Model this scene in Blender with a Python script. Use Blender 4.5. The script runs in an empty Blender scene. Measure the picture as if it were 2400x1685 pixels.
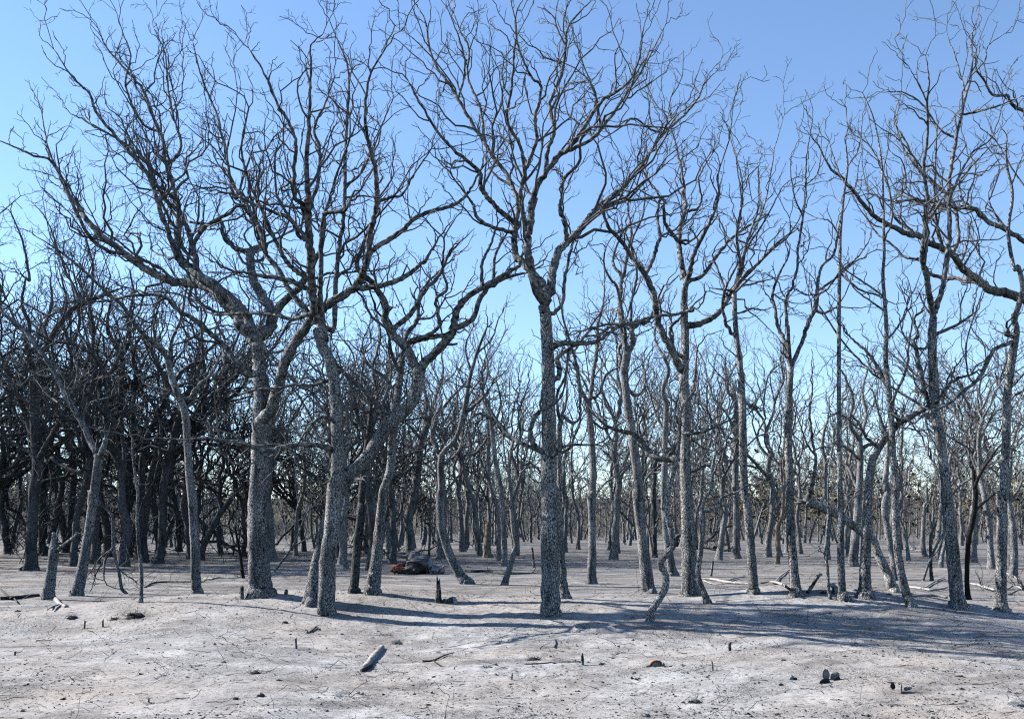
import bpy, bmesh, math, random
import numpy as np
from mathutils import Vector

# ------------------------------------------------------------------ camera, sky, sun, exposure
SC = bpy.context.scene
COL = SC.collection
CAM_H = 1.95           # eye height in metres
FPX = 2305.0           # focal length in pixels of a 2400 px wide picture
HZ = 1229.0            # horizon row in that picture
W0, H0 = 2400.0, 1685.0

cam_d = bpy.data.cameras.new('camera')
cam_d.sensor_width = 36.0
cam_d.lens = 36.0 * FPX / W0
cam_d.shift_y = (HZ - H0 / 2) / W0       # rising front: verticals stay upright
cam_d.clip_start = 0.05
cam_d.clip_end = 6000
cam = bpy.data.objects.new('camera', cam_d)
cam.location = (0, 0, CAM_H)
cam.rotation_euler = (math.radians(90), 0, 0)
COL.objects.link(cam)
SC.camera = cam

SUN_EL = math.radians(34)
SUN_BACK = math.radians(17)              # how far behind the left-hand side the sun stands
to_sun = Vector((-math.cos(SUN_BACK) * math.cos(SUN_EL), math.sin(SUN_BACK) * math.cos(SUN_EL), math.sin(SUN_EL)))
world = bpy.data.worlds.new('World')
SC.world = world
world.use_nodes = True
wn = world.node_tree
sky = wn.nodes.new('ShaderNodeTexSky')
sky.sky_type = 'NISHITA'
sky.sun_disc = False
sky.sun_elevation = SUN_EL
sky.sun_rotation = math.atan2(to_sun.x, to_sun.y)
sky.altitude = 0
sky.air_density = 0.9
sky.dust_density = 0.0
sky.ozone_density = 3.6
wn.links.new(sky.outputs[0], wn.nodes['Background'].inputs[0])
wn.nodes['Background'].inputs[1].default_value = 0.095

sun_d = bpy.data.lights.new('sun', 'SUN')
sun_d.energy = 5.0
sun_d.angle = math.radians(0.53)
sun_d.color = (1.0, 0.95, 0.89)
sun = bpy.data.objects.new('sun', sun_d)
sun.rotation_euler = to_sun.to_track_quat('Z', 'Y').to_euler()
COL.objects.link(sun)

SC.view_settings.view_transform = 'Standard'
SC.view_settings.look = 'None'
SC.view_settings.gamma = 1.0
SC.view_settings.exposure = 1.40
SC.view_settings.use_curve_mapping = False
SC.cycles.use_denoising = False
SC.cycles.max_bounces = 4
SC.cycles.diffuse_bounces = 0
SC.cycles.glossy_bounces = 1
SC.cycles.filter_width = 1.2

# ------------------------------------------------------------------ helpers: noise, ground, picking
def vnoise(x, y, seed=0):
    xi = np.floor(x).astype(np.int64); yi = np.floor(y).astype(np.int64)
    xf = x - xi; yf = y - yi
    def h(a, b):
        n = (a * 374761393 + b * 668265263 + seed * 974634777) & 0x7fffffff
        n = ((n ^ (n >> 13)) * 1274126177) & 0x7fffffff
        return ((n ^ (n >> 16)) & 0xffff) / 65535.0
    u = xf * xf * (3 - 2 * xf); v = yf * yf * (3 - 2 * yf)
    return (h(xi, yi) * (1 - u) + h(xi + 1, yi) * u) * (1 - v) + (h(xi, yi + 1) * (1 - u) + h(xi + 1, yi + 1) * u) * v

def fbm(x, y, seed, octs, gain=0.5):
    s = np.zeros_like(x); a = 1.0; t = 0
    for o in range(octs):
        s += a * (vnoise(x, y, seed + o) - 0.5); t += a
        x = x * 2.03 + 13.7; y = y * 2.03 + 7.1; a *= gain
    return s / t

#          x,     y,    rx,  ry,  height
MOUNDS = [(-5.4, 20.6, 3.6, 2.7, 0.34), (-2.6, 21.2, 2.0, 1.8, 0.16), (0.9, 20.0, 2.6, 2.0, 0.24),
          (6.3, 20.4, 3.2, 2.2, 0.42), (9.6, 18.6, 4.5, 3.2, 0.10), (-8.9, 19.6, 3.2, 1.6, 0.12),
          (3.0, 17.5, 3.0, 2.0, 0.10), (-4.0, 14.0, 4.5, 2.2, 0.12), (-1.9, 14.6, 1.6, 1.9, -0.12),
          (4.5, 12.5, 4.0, 2.0, 0.10), (0.4, 11.2, 2.0, 1.5, -0.06), (-8.3, 17.6, 2.0, 1.2, -0.10)]
DENTS = []      # hoofprints, burrow: filled below as (x, y, rx, ry, depth)

def ground_z(x, y, fine=True):
    x = np.asarray(x, float); y = np.asarray(y, float)
    z = 0.22 * fbm(x / 7.0, y / 7.0, 3, 3)
    far = np.clip((y - 24) / 20, 0, 1)
    z = z * (1 - 0.35 * far) - 0.10 * far * 0
    z = z + 12.0 * np.clip((y - 185) / 190, 0, 1) ** 1.5
    for mx, my, rx, ry, h in MOUNDS:
        z = z + 1.45 * h * np.exp(-(((x - mx) / rx) ** 2 + ((y - my) / ry) ** 2))
    if fine:
        near = np.clip((34 - y) / 18, 0.0, 1)
        z = z + near * (0.075 * fbm(x / 0.9, y / 0.9, 21, 3) + 0.05 * np.abs(fbm(x / 0.22, y / 0.22, 41, 3)))
        for dx, dy, rx, ry, d in DENTS:
            q = ((x - dx) / rx) ** 2 + ((y - dy) / ry) ** 2
            z = z - d * np.exp(-q ** 2) + d * 0.35 * np.exp(-((np.sqrt(q) - 1.5) / 0.35) ** 2)
    return z

_YS = np.concatenate([np.linspace(6, 60, 5400), np.linspace(60, 400, 3400)])
def hit(px, py):
    """where the sight line of a picture point meets the ground"""
    zr = CAM_H - (py - HZ) / FPX * _YS
    xr = (px - 1200) / FPX * _YS
    below = zr <= ground_z(xr, _YS, False)
    i = int(np.argmax(below)) if below.any() else len(_YS) - 1
    y = float(_YS[i]); x = (px - 1200) / FPX * y
    return x, y, float(ground_z(x, y, False))

def unit(v):
    return v / np.maximum(np.linalg.norm(v, axis=-1, keepdims=True), 1e-9)

# ------------------------------------------------------------------ mesh building
class MB:
    def __init__(self):
        self.v = []; self.q = []; self.t = []; self.n = 0
    def add(self, verts, quads=None, tris=None):
        if quads is not None and len(quads): self.q.append(np.asarray(quads, np.int64) + self.n)
        if tris is not None and len(tris): self.t.append(np.asarray(tris, np.int64) + self.n)
        verts = np.asarray(verts, float); self.v.append(verts); self.n += len(verts)
    def tubes(self, pts, rad, sides, rough=0.0, rng=None, cap=False):
        """N tubes of K points each at once"""
        N, K, _ = pts.shape
        if N == 0: return
        tan = np.empty_like(pts)
        tan[:, 1:-1] = pts[:, 2:] - pts[:, :-2]; tan[:, 0] = pts[:, 1] - pts[:, 0]; tan[:, -1] = pts[:, -1] - pts[:, -2]
        tan = unit(tan)
        ref = np.zeros((N, 3)); ref[:, 0] = 1
        ref[np.abs(tan[:, 0, 0]) > 0.8] = (0, 1, 0)
        U = np.empty_like(pts)
        u = unit(ref - (ref * tan[:, 0]).sum(-1, keepdims=True) * tan[:, 0])
        for k in range(K):
            u = unit(u - (u * tan[:, k]).sum(-1, keepdims=True) * tan[:, k]); U[:, k] = u
        V = np.cross(tan, U)
        a = np.arange(sides) / sides * 2 * math.pi
        r = rad[:, :, None]
        if rough and rng is not None:
            n = rng.randn(N, K, sides) * rough
            r = r * (1 + n)
        r = r * np.ones((1, 1, sides))
        P = pts[:, :, None, :] + r[..., None] * (np.cos(a)[None, None, :, None] * U[:, :, None, :] + np.sin(a)[None, None, :, None] * V[:, :, None, :])
        i = np.arange(N)[:, None, None] * K * sides; k = np.arange(K - 1)[None, :, None] * sides; s = np.arange(sides)[None, None, :]
        s2 = (s + 1) % sides
        Q = np.stack([i + k + s, i + k + s2, i + k + sides + s2, i + k + sides + s], -1).reshape(-1, 4)
        T = None
        verts = P.reshape(-1, 3)
        if cap:
            c = pts[:, -1]; base = len(verts); verts = np.concatenate([verts, c])
            s1 = np.arange(sides)
            T = np.stack([np.broadcast_to((np.arange(N) * K * sides + (K - 1) * sides)[:, None] + s1, (N, sides)),
                          np.broadcast_to((np.arange(N) * K * sides + (K - 1) * sides)[:, None] + (s1 + 1) % sides, (N, sides)),
                          np.broadcast_to(base + np.arange(N)[:, None], (N, sides))], -1).reshape(-1, 3)
        self.add(verts, Q, T)
    def mesh(self, name, mats, smooth=True):
        v = np.concatenate(self.v).astype(np.float32)
        q = np.concatenate(self.q) if self.q else np.zeros((0, 4), np.int64)
        t = np.concatenate(self.t) if self.t else np.zeros((0, 3), np.int64)
        me = bpy.data.meshes.new(name)
        me.vertices.add(len(v)); me.vertices.foreach_set('co', v.ravel())
        nl = len(q) * 4 + len(t) * 3
        me.loops.add(nl); me.loops.foreach_set('vertex_index', np.concatenate([q.ravel(), t.ravel()]).astype(np.int32))
        me.polygons.add(len(q) + len(t))
        st = np.concatenate([np.arange(len(q)) * 4, len(q) * 4 + np.arange(len(t)) * 3]).astype(np.int32)
        me.polygons.foreach_set('loop_start', st)
        me.polygons.foreach_set('use_smooth', np.full(len(q) + len(t), smooth))
        me.update(calc_edges=True)
        for m in (mats if isinstance(mats, (list, tuple)) else [mats]): me.materials.append(m)
        return me
    def obj(self, name, mats, parent=None, smooth=True):
        o = bpy.data.objects.new(name, self.mesh(name, mats, smooth)); COL.objects.link(o)
        if parent: o.parent = parent
        return o

def tag(o, label=None, cat=None, group=None, kind=None):
    if label: o['label'] = label
    if cat: o['category'] = cat
    if group: o['group'] = group
    if kind: o['kind'] = kind
    return o

def thing(name, loc, label, cat, group=None):
    o = bpy.data.objects.new(name, None); o.empty_display_size = 0.2; COL.objects.link(o); o.location = loc
    return tag(o, label, cat, group)

def copy_tree(root, loc, rotz, scale, label=None, group=None):
    r = root.copy(); COL.objects.link(r); r.location = loc; r.rotation_euler = (0, 0, rotz); r.scale = scale
    if label: r['label'] = label
    if group: r['group'] = group
    for ch in list(root.children):
        c = ch.copy(); COL.objects.link(c); c.parent = r
        for g in ch.children:
            d = g.copy(); COL.objects.link(d); d.parent = c
    return r

# ------------------------------------------------------------------ materials
def nodes(name):
    m = bpy.data.materials.new(name); m.use_nodes = True
    nt = m.node_tree; b = nt.nodes['Principled BSDF']
    b.inputs['Roughness'].default_value = 0.9
    b.inputs['Specular IOR Level'].default_value = 0.095
    return m, nt, b
def ramp(nt, fac, stops):
    r = nt.nodes.new('ShaderNodeValToRGB')
    e = r.color_ramp.elements
    while len(e) < len(stops): e.new(0.5)
    for i, (p, c) in enumerate(stops):
        e[i].position = p; e[i].color = (*c, 1) if len(c) == 3 else c
    nt.links.new(fac, r.inputs[0]); return r.outputs[0]
def noise(nt, vec, scale, detail=3, rough=0.55):
    n = nt.nodes.new('ShaderNodeTexNoise'); n.inputs['Scale'].default_value = scale
    n.inputs['Detail'].default_value = detail; n.inputs['Roughness'].default_value = rough
    if vec is not None: nt.links.new(vec, n.inputs['Vector'])
    return n.outputs['Fac']
def mix(nt, fac, a, b, mode='MIX'):
    m = nt.nodes.new('ShaderNodeMix'); m.data_type = 'RGBA'; m.blend_type = mode
    for sock, val in ((m.inputs[0], fac), (m.inputs[6], a), (m.inputs[7], b)):
        if hasattr(val, 'links') or hasattr(val, 'is_linked'): nt.links.new(val, sock)
        elif isinstance(val, (int, float)): sock.default_value = val
        else: sock.default_value = (*val, 1)
    return m.outputs[2]
def coords(nt, scale=(1, 1, 1), rnd=False):
    tc = nt.nodes.new('ShaderNodeTexCoord'); mp = nt.nodes.new('ShaderNodeMapping')
    mp.inputs['Scale'].default_value = scale
    nt.links.new(tc.outputs['Object'], mp.inputs['Vector'])
    if rnd:
        oi = nt.nodes.new('ShaderNodeObjectInfo'); ml = nt.nodes.new('ShaderNodeMath'); ml.operation = 'MULTIPLY'; ml.inputs[1].default_value = 37.0
        nt.links.new(oi.outputs['Random'], ml.inputs[0]); nt.links.new(ml.outputs[0], mp.inputs['Location'])
    return mp.outputs[0]
def bump(nt, b, h, strength, dist):
    n = nt.nodes.new('ShaderNodeBump'); n.inputs['Strength'].default_value = strength; n.inputs['Distance'].default_value = dist
    nt.links.new(h, n.inputs['Height']); nt.links.new(n.outputs[0], b.inputs['Normal'])

def bark_material(name, lo, hi, crack, scale=24.0, stretch=0.5):
    m, nt, b = nodes(name)
    v = coords(nt, (1, 1, stretch))
    # wobble the cells so that plates are uneven
    nz = nt.nodes.new('ShaderNodeTexNoise'); nz.inputs['Scale'].default_value = 9; nt.links.new(v, nz.inputs['Vector'])
    ad = nt.nodes.new('ShaderNodeVectorMath'); ad.operation = 'MULTIPLY_ADD'
    nt.links.new(nz.outputs['Color'], ad.inputs[0]); ad.inputs[1].default_value = (0.05, 0.05, 0.05); nt.links.new(v, ad.inputs[2])
    vo = nt.nodes.new('ShaderNodeTexVoronoi'); vo.feature = 'DISTANCE_TO_EDGE'; vo.inputs['Scale'].default_value = scale
    nt.links.new(ad.outputs[0], vo.inputs['Vector'])
    cell = nt.nodes.new('ShaderNodeTexVoronoi'); cell.inputs['Scale'].default_value = scale; nt.links.new(ad.outputs[0], cell.inputs['Vector'])
    big = noise(nt, coords(nt), 1.3, 4)
    streak = noise(nt, coords(nt, (5, 5, 0.55)), 1.6, 5, 0.65)          # long vertical fissures
    scorch = noise(nt, coords(nt, (1, 1, 0.6)), 0.9, 5, 0.6)
    plate = mix(nt, ramp(nt, big, [(0.35, (0, 0, 0)), (0.65, (1, 1, 1))]), lo, hi)
    sep = nt.nodes.new('ShaderNodeSeparateColor'); nt.links.new(cell.outputs['Color'], sep.inputs[0])
    tone = ramp(nt, sep.outputs[0], [(0.0, (0.72,) * 3), (1.0, (1.2,) * 3)])
    plate = mix(nt, 1.0, plate, tone, 'MULTIPLY')
    plate = mix(nt, 1.0, plate, ramp(nt, streak, [(0.34, (0.25,) * 3), (0.48, (0.95,) * 3), (0.7, (1.2,) * 3)]), 'MULTIPLY')
    plate = mix(nt, ramp(nt, scorch, [(0.56, (0, 0, 0)), (0.70, (0.75,) * 3)]), plate, (lo[0] * 0.3, lo[1] * 0.3, lo[2] * 0.31))
    f = ramp(nt, vo.outputs['Distance'], [(0.03, (0, 0, 0)), (0.16, (1, 1, 1))])
    nt.links.new(mix(nt, f, crack, plate), b.inputs['Base Color'])
    bump(nt, b, f, 0.5, 0.006)
    return m
M = {}
M['bark'] = bark_material('ashen_plated_bark', (0.17, 0.17, 0.172), (0.36, 0.358, 0.355), (0.012, 0.012, 0.013), 33.0)
M['bark_dark'] = bark_material('sooty_backlit_plated_bark', (0.065, 0.065, 0.066), (0.15, 0.15, 0.152), (0.007, 0.007, 0.008), 33.0)  # darker copy of bark: left side's backlit shade painted in, plus charred stumps
M['bark_pale'] = bark_material('painted_sunlit_plated_bark', (0.30, 0.295, 0.285), (0.48, 0.475, 0.46), (0.05, 0.048, 0.045), 30.0)  # paler copy of bark: sun on the upturned leaning trunk painted into the colour
M['bark_char'] = bark_material('charred_black_bark', (0.014, 0.014, 0.014), (0.032, 0.032, 0.034), (0.006, 0.006, 0.006))
def simple(name, stops, scale=6.0, bumps=(30, 0.4, 0.01), rnd=True, rough=0.9):
    m, nt, b = nodes(name); v = coords(nt, rnd=rnd)
    nt.links.new(ramp(nt, noise(nt, v, scale, 4), stops), b.inputs['Base Color'])
    b.inputs['Roughness'].default_value = rough
    if bumps: bump(nt, b, noise(nt, v, bumps[0], 3), bumps[1], bumps[2])
    return m
M['limb'] = simple('ashen_limb_bark', [(0.36, (0.02, 0.02, 0.021)), (0.5, (0.10, 0.10, 0.10)), (0.66, (0.24, 0.238, 0.235))], 14, (42, 0.5, 0.008))
M['limb_dark'] = simple('sooty_backlit_limb_bark', [(0.36, (0.018, 0.018, 0.019)), (0.66, (0.12, 0.12, 0.12))], 12, (42, 0.5, 0.008))  # darker limb copy: left side's backlit shade painted in, plus dark fallen wood
M['twig'] = simple('burnt_twig', [(0.35, (0.05, 0.05, 0.052)), (0.65, (0.15, 0.15, 0.15))], 5, None)
M['twig_dark'] = simple('sooty_backlit_twig', [(0.35, (0.03, 0.03, 0.032)), (0.65, (0.08, 0.08, 0.081))], 5, None)  # darker twig copy: backlit shade painted in, real char on the blackened oak
M['far_bark'] = simple('distant_bark', [(0.36, (0.035, 0.035, 0.036)), (0.64, (0.24, 0.24, 0.238))], 16, None)
M['far_bark_dark'] = simple('distant_backlit_bark', [(0.36, (0.02, 0.02, 0.021)), (0.64, (0.11, 0.11, 0.11))], 16, None)  # far bark darkened: the left thicket's backlit shade is painted into its colour
M['pale_wood'] = simple('bleached_bare_wood', [(0.3, (0.16, 0.15, 0.14)), (0.7, (0.36, 0.35, 0.335))], 9, (35, 0.6, 0.01))
M['tan_wood'] = simple('barkless_tan_wood', [(0.3, (0.09, 0.068, 0.048)), (0.7, (0.22, 0.185, 0.145))], 6, (30, 0.7, 0.02))
M['char'] = simple('black_char', [(0.3, (0.010, 0.010, 0.011)), (0.7, (0.045, 0.044, 0.044))], 20, (60, 0.8, 0.01))
M['ash_grey'] = simple('ash_crust', [(0.3, (0.09, 0.088, 0.086)), (0.7, (0.26, 0.255, 0.25))], 18, (60, 0.8, 0.01))
M['leaf_brown'] = simple('scorched_leaf', [(0.35, (0.07, 0.066, 0.04)), (0.65, (0.15, 0.11, 0.06))], 0.4, None, rnd=False)

def ground_material():
    m, nt, b = nodes('burnt_ash_ground')
    v = coords(nt)
    big = noise(nt, v, 0.32, 4); mid = noise(nt, v, 1.7, 5, 0.6); fin = noise(nt, v, 16, 5, 0.7); spk = noise(nt, v, 55, 3, 0.7)
    ash = ramp(nt, mid, [(0.3, (0.21, 0.208, 0.206)), (0.5, (0.29, 0.287, 0.284)), (0.7, (0.38, 0.378, 0.375))])
    sand = mix(nt, ramp(nt, big, [(0.42, (0, 0, 0)), (0.68, (0.85, 0.85, 0.85))]), ash, (0.30, 0.265, 0.235))
    grit = ramp(nt, fin, [(0.33, (0.22,) * 3), (0.46, (0.9,) * 3), (0.7, (1.1,) * 3)])
    c = mix(nt, 1.0, sand, grit, 'MULTIPLY')
    # patches strewn with char crumbs
    patch = ramp(nt, noise(nt, v, 0.9, 5, 0.65), [(0.44, (0, 0, 0)), (0.60, (1, 1, 1))])
    crumbs = ramp(nt, spk, [(0.50, (0, 0, 0)), (0.57, (1, 1, 1))])
    cf = nt.nodes.new('ShaderNodeMath'); cf.operation = 'MULTIPLY'; nt.links.new(patch, cf.inputs[0]); nt.links.new(crumbs, cf.inputs[1])
    c = mix(nt, cf.outputs[0], c, (0.035, 0.033, 0.032))
    # the floor of the wood darkens past the mounds: sooty cover, with tree-shadow streaks painted into the colour
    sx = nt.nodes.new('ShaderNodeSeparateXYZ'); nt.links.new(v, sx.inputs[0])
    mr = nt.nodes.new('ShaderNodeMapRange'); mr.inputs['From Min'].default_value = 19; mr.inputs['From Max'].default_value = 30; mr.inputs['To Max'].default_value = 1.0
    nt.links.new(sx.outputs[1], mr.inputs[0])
    soot_shade = ramp(nt, noise(nt, coords(nt, (0.35, 1, 1)), 1.1, 5, 0.7), [(0.36, (0.0, 0.0, 0.0)), (0.62, (0.9, 0.9, 0.9))])
    sf = nt.nodes.new('ShaderNodeMath'); sf.operation = 'MULTIPLY'; nt.links.new(soot_shade, sf.inputs[0]); nt.links.new(mr.outputs[0], sf.inputs[1])
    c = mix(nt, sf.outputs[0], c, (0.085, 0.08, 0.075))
    # char drifts with ragged edges, and scrub cover on the far rise
    drift = ramp(nt, noise(nt, coords(nt, (0.8, 1.5, 1)), 0.75, 8, 0.72), [(0.52, (0, 0, 0)), (0.66, (0.75,) * 3)])
    c = mix(nt, drift, c, (0.075, 0.071, 0.068))
    far = nt.nodes.new('ShaderNodeMapRange'); far.inputs['From Min'].default_value = 150; far.inputs['From Max'].default_value = 200; nt.links.new(sx.outputs[1], far.inputs[0])
    scrub = ramp(nt, noise(nt, coords(nt, (1, 0.3, 1)), 0.5, 6, 0.75), [(0.35, (0.03, 0.03, 0.022)), (0.65, (0.13, 0.115, 0.08))])
    c = mix(nt, far.outputs[0], c, scrub)
    nt.links.new(c, b.inputs['Base Color'])
    ad = nt.nodes.new('ShaderNodeMath'); ad.operation = 'ADD'; nt.links.new(fin, ad.inputs[0]); nt.links.new(spk, ad.inputs[1])
    bump(nt, b, ad.outputs[0], 0.6, 0.012)
    return m
M['ground'] = ground_material()

# ------------------------------------------------------------------ hoofprints and burrow, then the ground sheet
CRP = {'A': (0, 0, .4343), 'B': (500, 0, .4343), 'C': (1100, 0, .4343), 'D': (1700, 0, .4343),
       'E': (0, 600, .4343), 'F': (500, 600, .4343), 'G': (1100, 600, .4343), 'H': (1700, 600, .4343),
       'a': (150, 450, .5411), 'b': (550, 450, .5411), 'c': (950, 450, .5411), 'd': (1350, 450, .5411), 'e': (1850, 450, .5411),
       'f': (100, 50, .5411), 'g': (550, 0, .5411), 'h': (950, 0, .5411),
       'P': (0, 1150, .3319), 'Q': (550, 1150, .3319), 'R': (1100, 1150, .3319), 'S': (1700, 1150, .3319), 'X': (0, 0, 1.0)}
def parse(s):
    out = []; c = None
    for tok in s.split():
        if tok in CRP: c = CRP[tok]; continue
        n = [float(q) for q in tok.split(',')]
        out.append((c[0] + n[0] * c[2], c[1] + n[1] * c[2], n[2] * c[2] if len(n) > 2 else 0))
    return np.array(out)

for s, rx, ry, d in [('Q 940,1330', .07, .10, .05), ('Q 968,1340', .05, .06, .045), ('Q 1010,1333', .07, .08, .05), ('Q 942,1364', .07, .08, .05),
                     ('Q 795,1425', .09, .09, .05), ('Q 792,1447', .10, .07, .05), ('Q 735,1440', .07, .05, .03), ('R 860,978', .20, .17, .20),
                     ('Q 1170,1078', .11, .16, .08), ('R 460,1195', .20, .12, .06), ('R 150,1255', .11, .12, .06)]:
    p = parse(s)[0]; x, y, z = hit(p[0], p[1]); DENTS.append((x, y, rx, ry, d))

def build_ground():
    ys = np.concatenate([[-60, -30, -12, -4, 1, 4, 6, 7.5], np.geomspace(8.5, 34, 370), np.geomspace(34.3, 130, 130)[1:], np.geomspace(140, 400, 30), [600, 1200, 2500, 5000]])
    nu = 400
    u = np.linspace(-1, 1, nu); u = np.sign(u) * np.abs(u) ** 1.25 * 1.0
    hw = np.maximum(np.abs(ys), 3) * 0.80 + 5
    X = u[None, :] * hw[:, None]; Y = np.broadcast_to(ys[:, None], X.shape)
    Z = ground_z(X, Y)
    # pile up ash around the digging and the dug clods (broken crust)
    mb = MB(); R, C = X.shape
    i = np.arange(R - 1)[:, None] * C; j = np.arange(C - 1)[None, :]
    Q = np.stack([i + j, i + j + 1, i + C + j + 1, i + C + j], -1).reshape(-1, 4)
    mb.add(np.stack([X, Y, Z], -1).reshape(-1, 3), Q)
    o = mb.obj('ground', M['ground']); tag(o, kind='structure'); return o
build_ground()

# ------------------------------------------------------------------ branch growing (all vectorised)
def catmull(P, n_per):
    P = np.asarray(P, float)
    if len(P) < 3:
        t = np.linspace(0, 1, n_per * (len(P) - 1) + 1)[:, None]; return P[0] + (P[-1] - P[0]) * t
    A = np.vstack([2 * P[0] - P[1], P, 2 * P[-1] - P[-2]])
    out = []
    for i in range(1, len(A) - 2):
        p0, p1, p2, p3 = A[i - 1], A[i], A[i + 1], A[i + 2]
        t = np.linspace(0, 1, n_per, endpoint=False)[:, None]
        out.append(0.5 * (2 * p1 + (p2 - p0) * t + (2 * p0 - 5 * p1 + 4 * p2 - p3) * t ** 2 + (3 * p1 - p0 - 3 * p2 + p3) * t ** 3))
    out.append(P[-1:]); return np.vstack(out)

def resample(P, k):
    d = np.concatenate([[0], np.cumsum(np.linalg.norm(np.diff(P[:, :3], axis=0), axis=1))])
    t = np.linspace(0, d[-1], k)
    return np.stack([np.interp(t, d, P[:, c]) for c in range(P.shape[1])], 1)

def grow(st, d, L, r0, r1, K, rng, up=0.08, wig=0.28):
    N = len(st); pts = np.empty((N, K + 1, 3)); pts[:, 0] = st; d = unit(d)
    kink = rng.randn(N, 3) * wig
    for k in range(K):
        kink = -0.55 * kink + rng.randn(N, 3) * wig          # zigzag: turns one way, then the other
        d = unit(d + kink + np.array([0, 0, 1]) * up)
        pts[:, k + 1] = pts[:, k] + d * (L / K * rng.uniform(0.7, 1.3, N))[:, None]
    t = np.linspace(0, 1, K + 1)[None]
    return pts, r0[:, None] * (1 - t) ** 0.9 + r1[:, None] * (1 - (1 - t) ** 0.9)

def spawn(pts, rad, cnt, rng, t0=0.15, t1=1.0, a0=25, a1=55, flat_bias=0.0):
    """cnt children on each of N branches"""
    N, K, _ = pts.shape; cnt = np.broadcast_to(np.asarray(cnt), (N,)).astype(int)
    pi = np.repeat(np.arange(N), cnt)
    n = len(pi)
    if n == 0: return np.zeros((0, 3)), np.zeros((0, 3)), pi, np.zeros(0), np.zeros(0)
    off = np.concatenate([np.arange(c) for c in cnt]) if n else np.zeros(0)
    t = t0 + (t1 - t0) * (off + rng.uniform(0.1, 0.9, n)) / np.repeat(cnt, cnt)
    f = t * (K - 1); i = np.minimum(f.astype(int), K - 2); w = (f - i)[:, None]
    st = pts[pi, i] * (1 - w) + pts[pi, i + 1] * w
    tan = unit(pts[pi, i + 1] - pts[pi, i])
    r = rad[pi, i] * (1 - w[:, 0]) + rad[pi, i + 1] * w[:, 0]
    v = rng.randn(n, 3); v[:, 2] += flat_bias
    perp = unit(v - (v * tan).sum(-1, keepdims=True) * tan)
    a = np.radians(rng.uniform(a0, a1, n))[:, None]
    return st, unit(tan * np.cos(a) + perp * np.sin(a)), pi, t, r

def twigs(mb, pts, rad, rng, dens=1.0, lens=1.0, rmin=0.0055, levels=3, a_len=None, up=0.07):
    """three orders of twigs on the given stack of branches (N,K,3)"""
    N, K, _ = pts.shape
    blen = np.linalg.norm(np.diff(pts, axis=1), axis=2).sum(1)
    cA = np.maximum(2, np.round(blen / 0.40 * dens)).astype(int)
    st, d, pi, t, r = spawn(pts, rad, cA, rng, 0.18, 0.99, 22, 58, 0.35)
    if len(st) == 0: return
    L = np.clip(((1 - t) * blen[pi] * 0.50 + 0.55) * rng.uniform(0.45, 1.1, len(t)), 0.35, 2.6) * lens
    ra = np.clip(np.minimum(r * 0.65, 0.0105 * L + 0.005), rmin * 1.3, 0.05)
    # leaders: each limb runs out into two or three long shoots
    ti = np.repeat(np.arange(N), 2); tan = unit(pts[ti, -1] - pts[ti, -3]); 
    st = np.concatenate([st, pts[ti, -1]]); d = np.concatenate([d, unit(tan + rng.randn(len(ti), 3) * 0.28)])
    L = np.concatenate([L, rng.uniform(0.6, 1.5, len(ti)) * lens]); ra = np.concatenate([ra, np.clip(rad[ti, -1] * 0.9, rmin * 1.3, 0.03)])
    A, RA = grow(st, d, L, ra, np.full(len(L), rmin), 9, rng, up, 0.33)
    mb.tubes(A, RA, 5 if dens > 0.8 else 4)
    if levels < 2: return
    st, d, pi, t, r = spawn(A, RA, np.maximum(1, np.round(L / 0.33 * dens)).astype(int), rng, 0.2, 1.0, 25, 60, 0.3)
    LB = np.clip((1 - t * 0.6) * L[pi] * 0.5 * rng.uniform(0.5, 1.1, len(t)), 0.15, 0.9)
    rb = np.clip(r * 0.75, rmin, 0.014)
    B, RB = grow(st, d, LB, rb, np.full(len(LB), rmin * 0.75), 5, rng, up, 0.36)
    mb.tubes(B, RB, 3)
    if levels < 3: return
    st, d, pi, t, r = spawn(B, RB, np.maximum(1, np.round(LB / 0.24 * dens)).astype(int), rng, 0.3, 1.0, 25, 60, 0.2)
    LC = np.clip(LB[pi] * 0.45 * rng.uniform(0.5, 1.2, len(t)), 0.06, 0.30)
    Cc, RC = grow(st, d, LC, np.full(len(LC), rmin * 0.8), np.full(len(LC), rmin * 0.55), 3, rng, 0.05, 0.3)
    mb.tubes(Cc, RC, 3)

def flare_trunk(mb, P, R, sides, rng):
    """trunk tube with buttressed foot and lumpy girth"""
    K = len(P); mbt = MB(); mbt.tubes(P[None], R[None], sides)
    V = mbt.v[0].reshape(K, sides, 3); a = np.arange(sides) / sides * 2 * math.pi
    h = P[:, 2] - P[0, 2]
    ph = rng.uniform(0, 6.28, 4)
    root = np.exp(-np.maximum(h - 0.2, 0) / 0.28)[:, None] * (0.12 + 0.22 * np.cos(3 * a + ph[0]) + 0.14 * np.cos(5 * a + ph[1]))[None]
    lump = 0.05 * np.sin(a[None] * 2 + h[:, None] * 1.7 + ph[2]) + 0.035 * np.sin(a[None] * 3 - h[:, None] * 4.1 + ph[3]) + rng.randn(K, sides) * 0.014
    V = P[:, None] + (V - P[:, None]) * (1 + root + lump)[..., None]
    mb.add(V.reshape(-1, 3), mbt.q[0])
    c = mb.n; s = np.arange(sides)
    mb.add(P[-1:] + np.array([[0, 0, R[-1] * 0.3]]), None, np.stack([c - sides + s - c, c - sides + (s + 1) % sides - c, np.zeros(sides, int)], 1))

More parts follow.
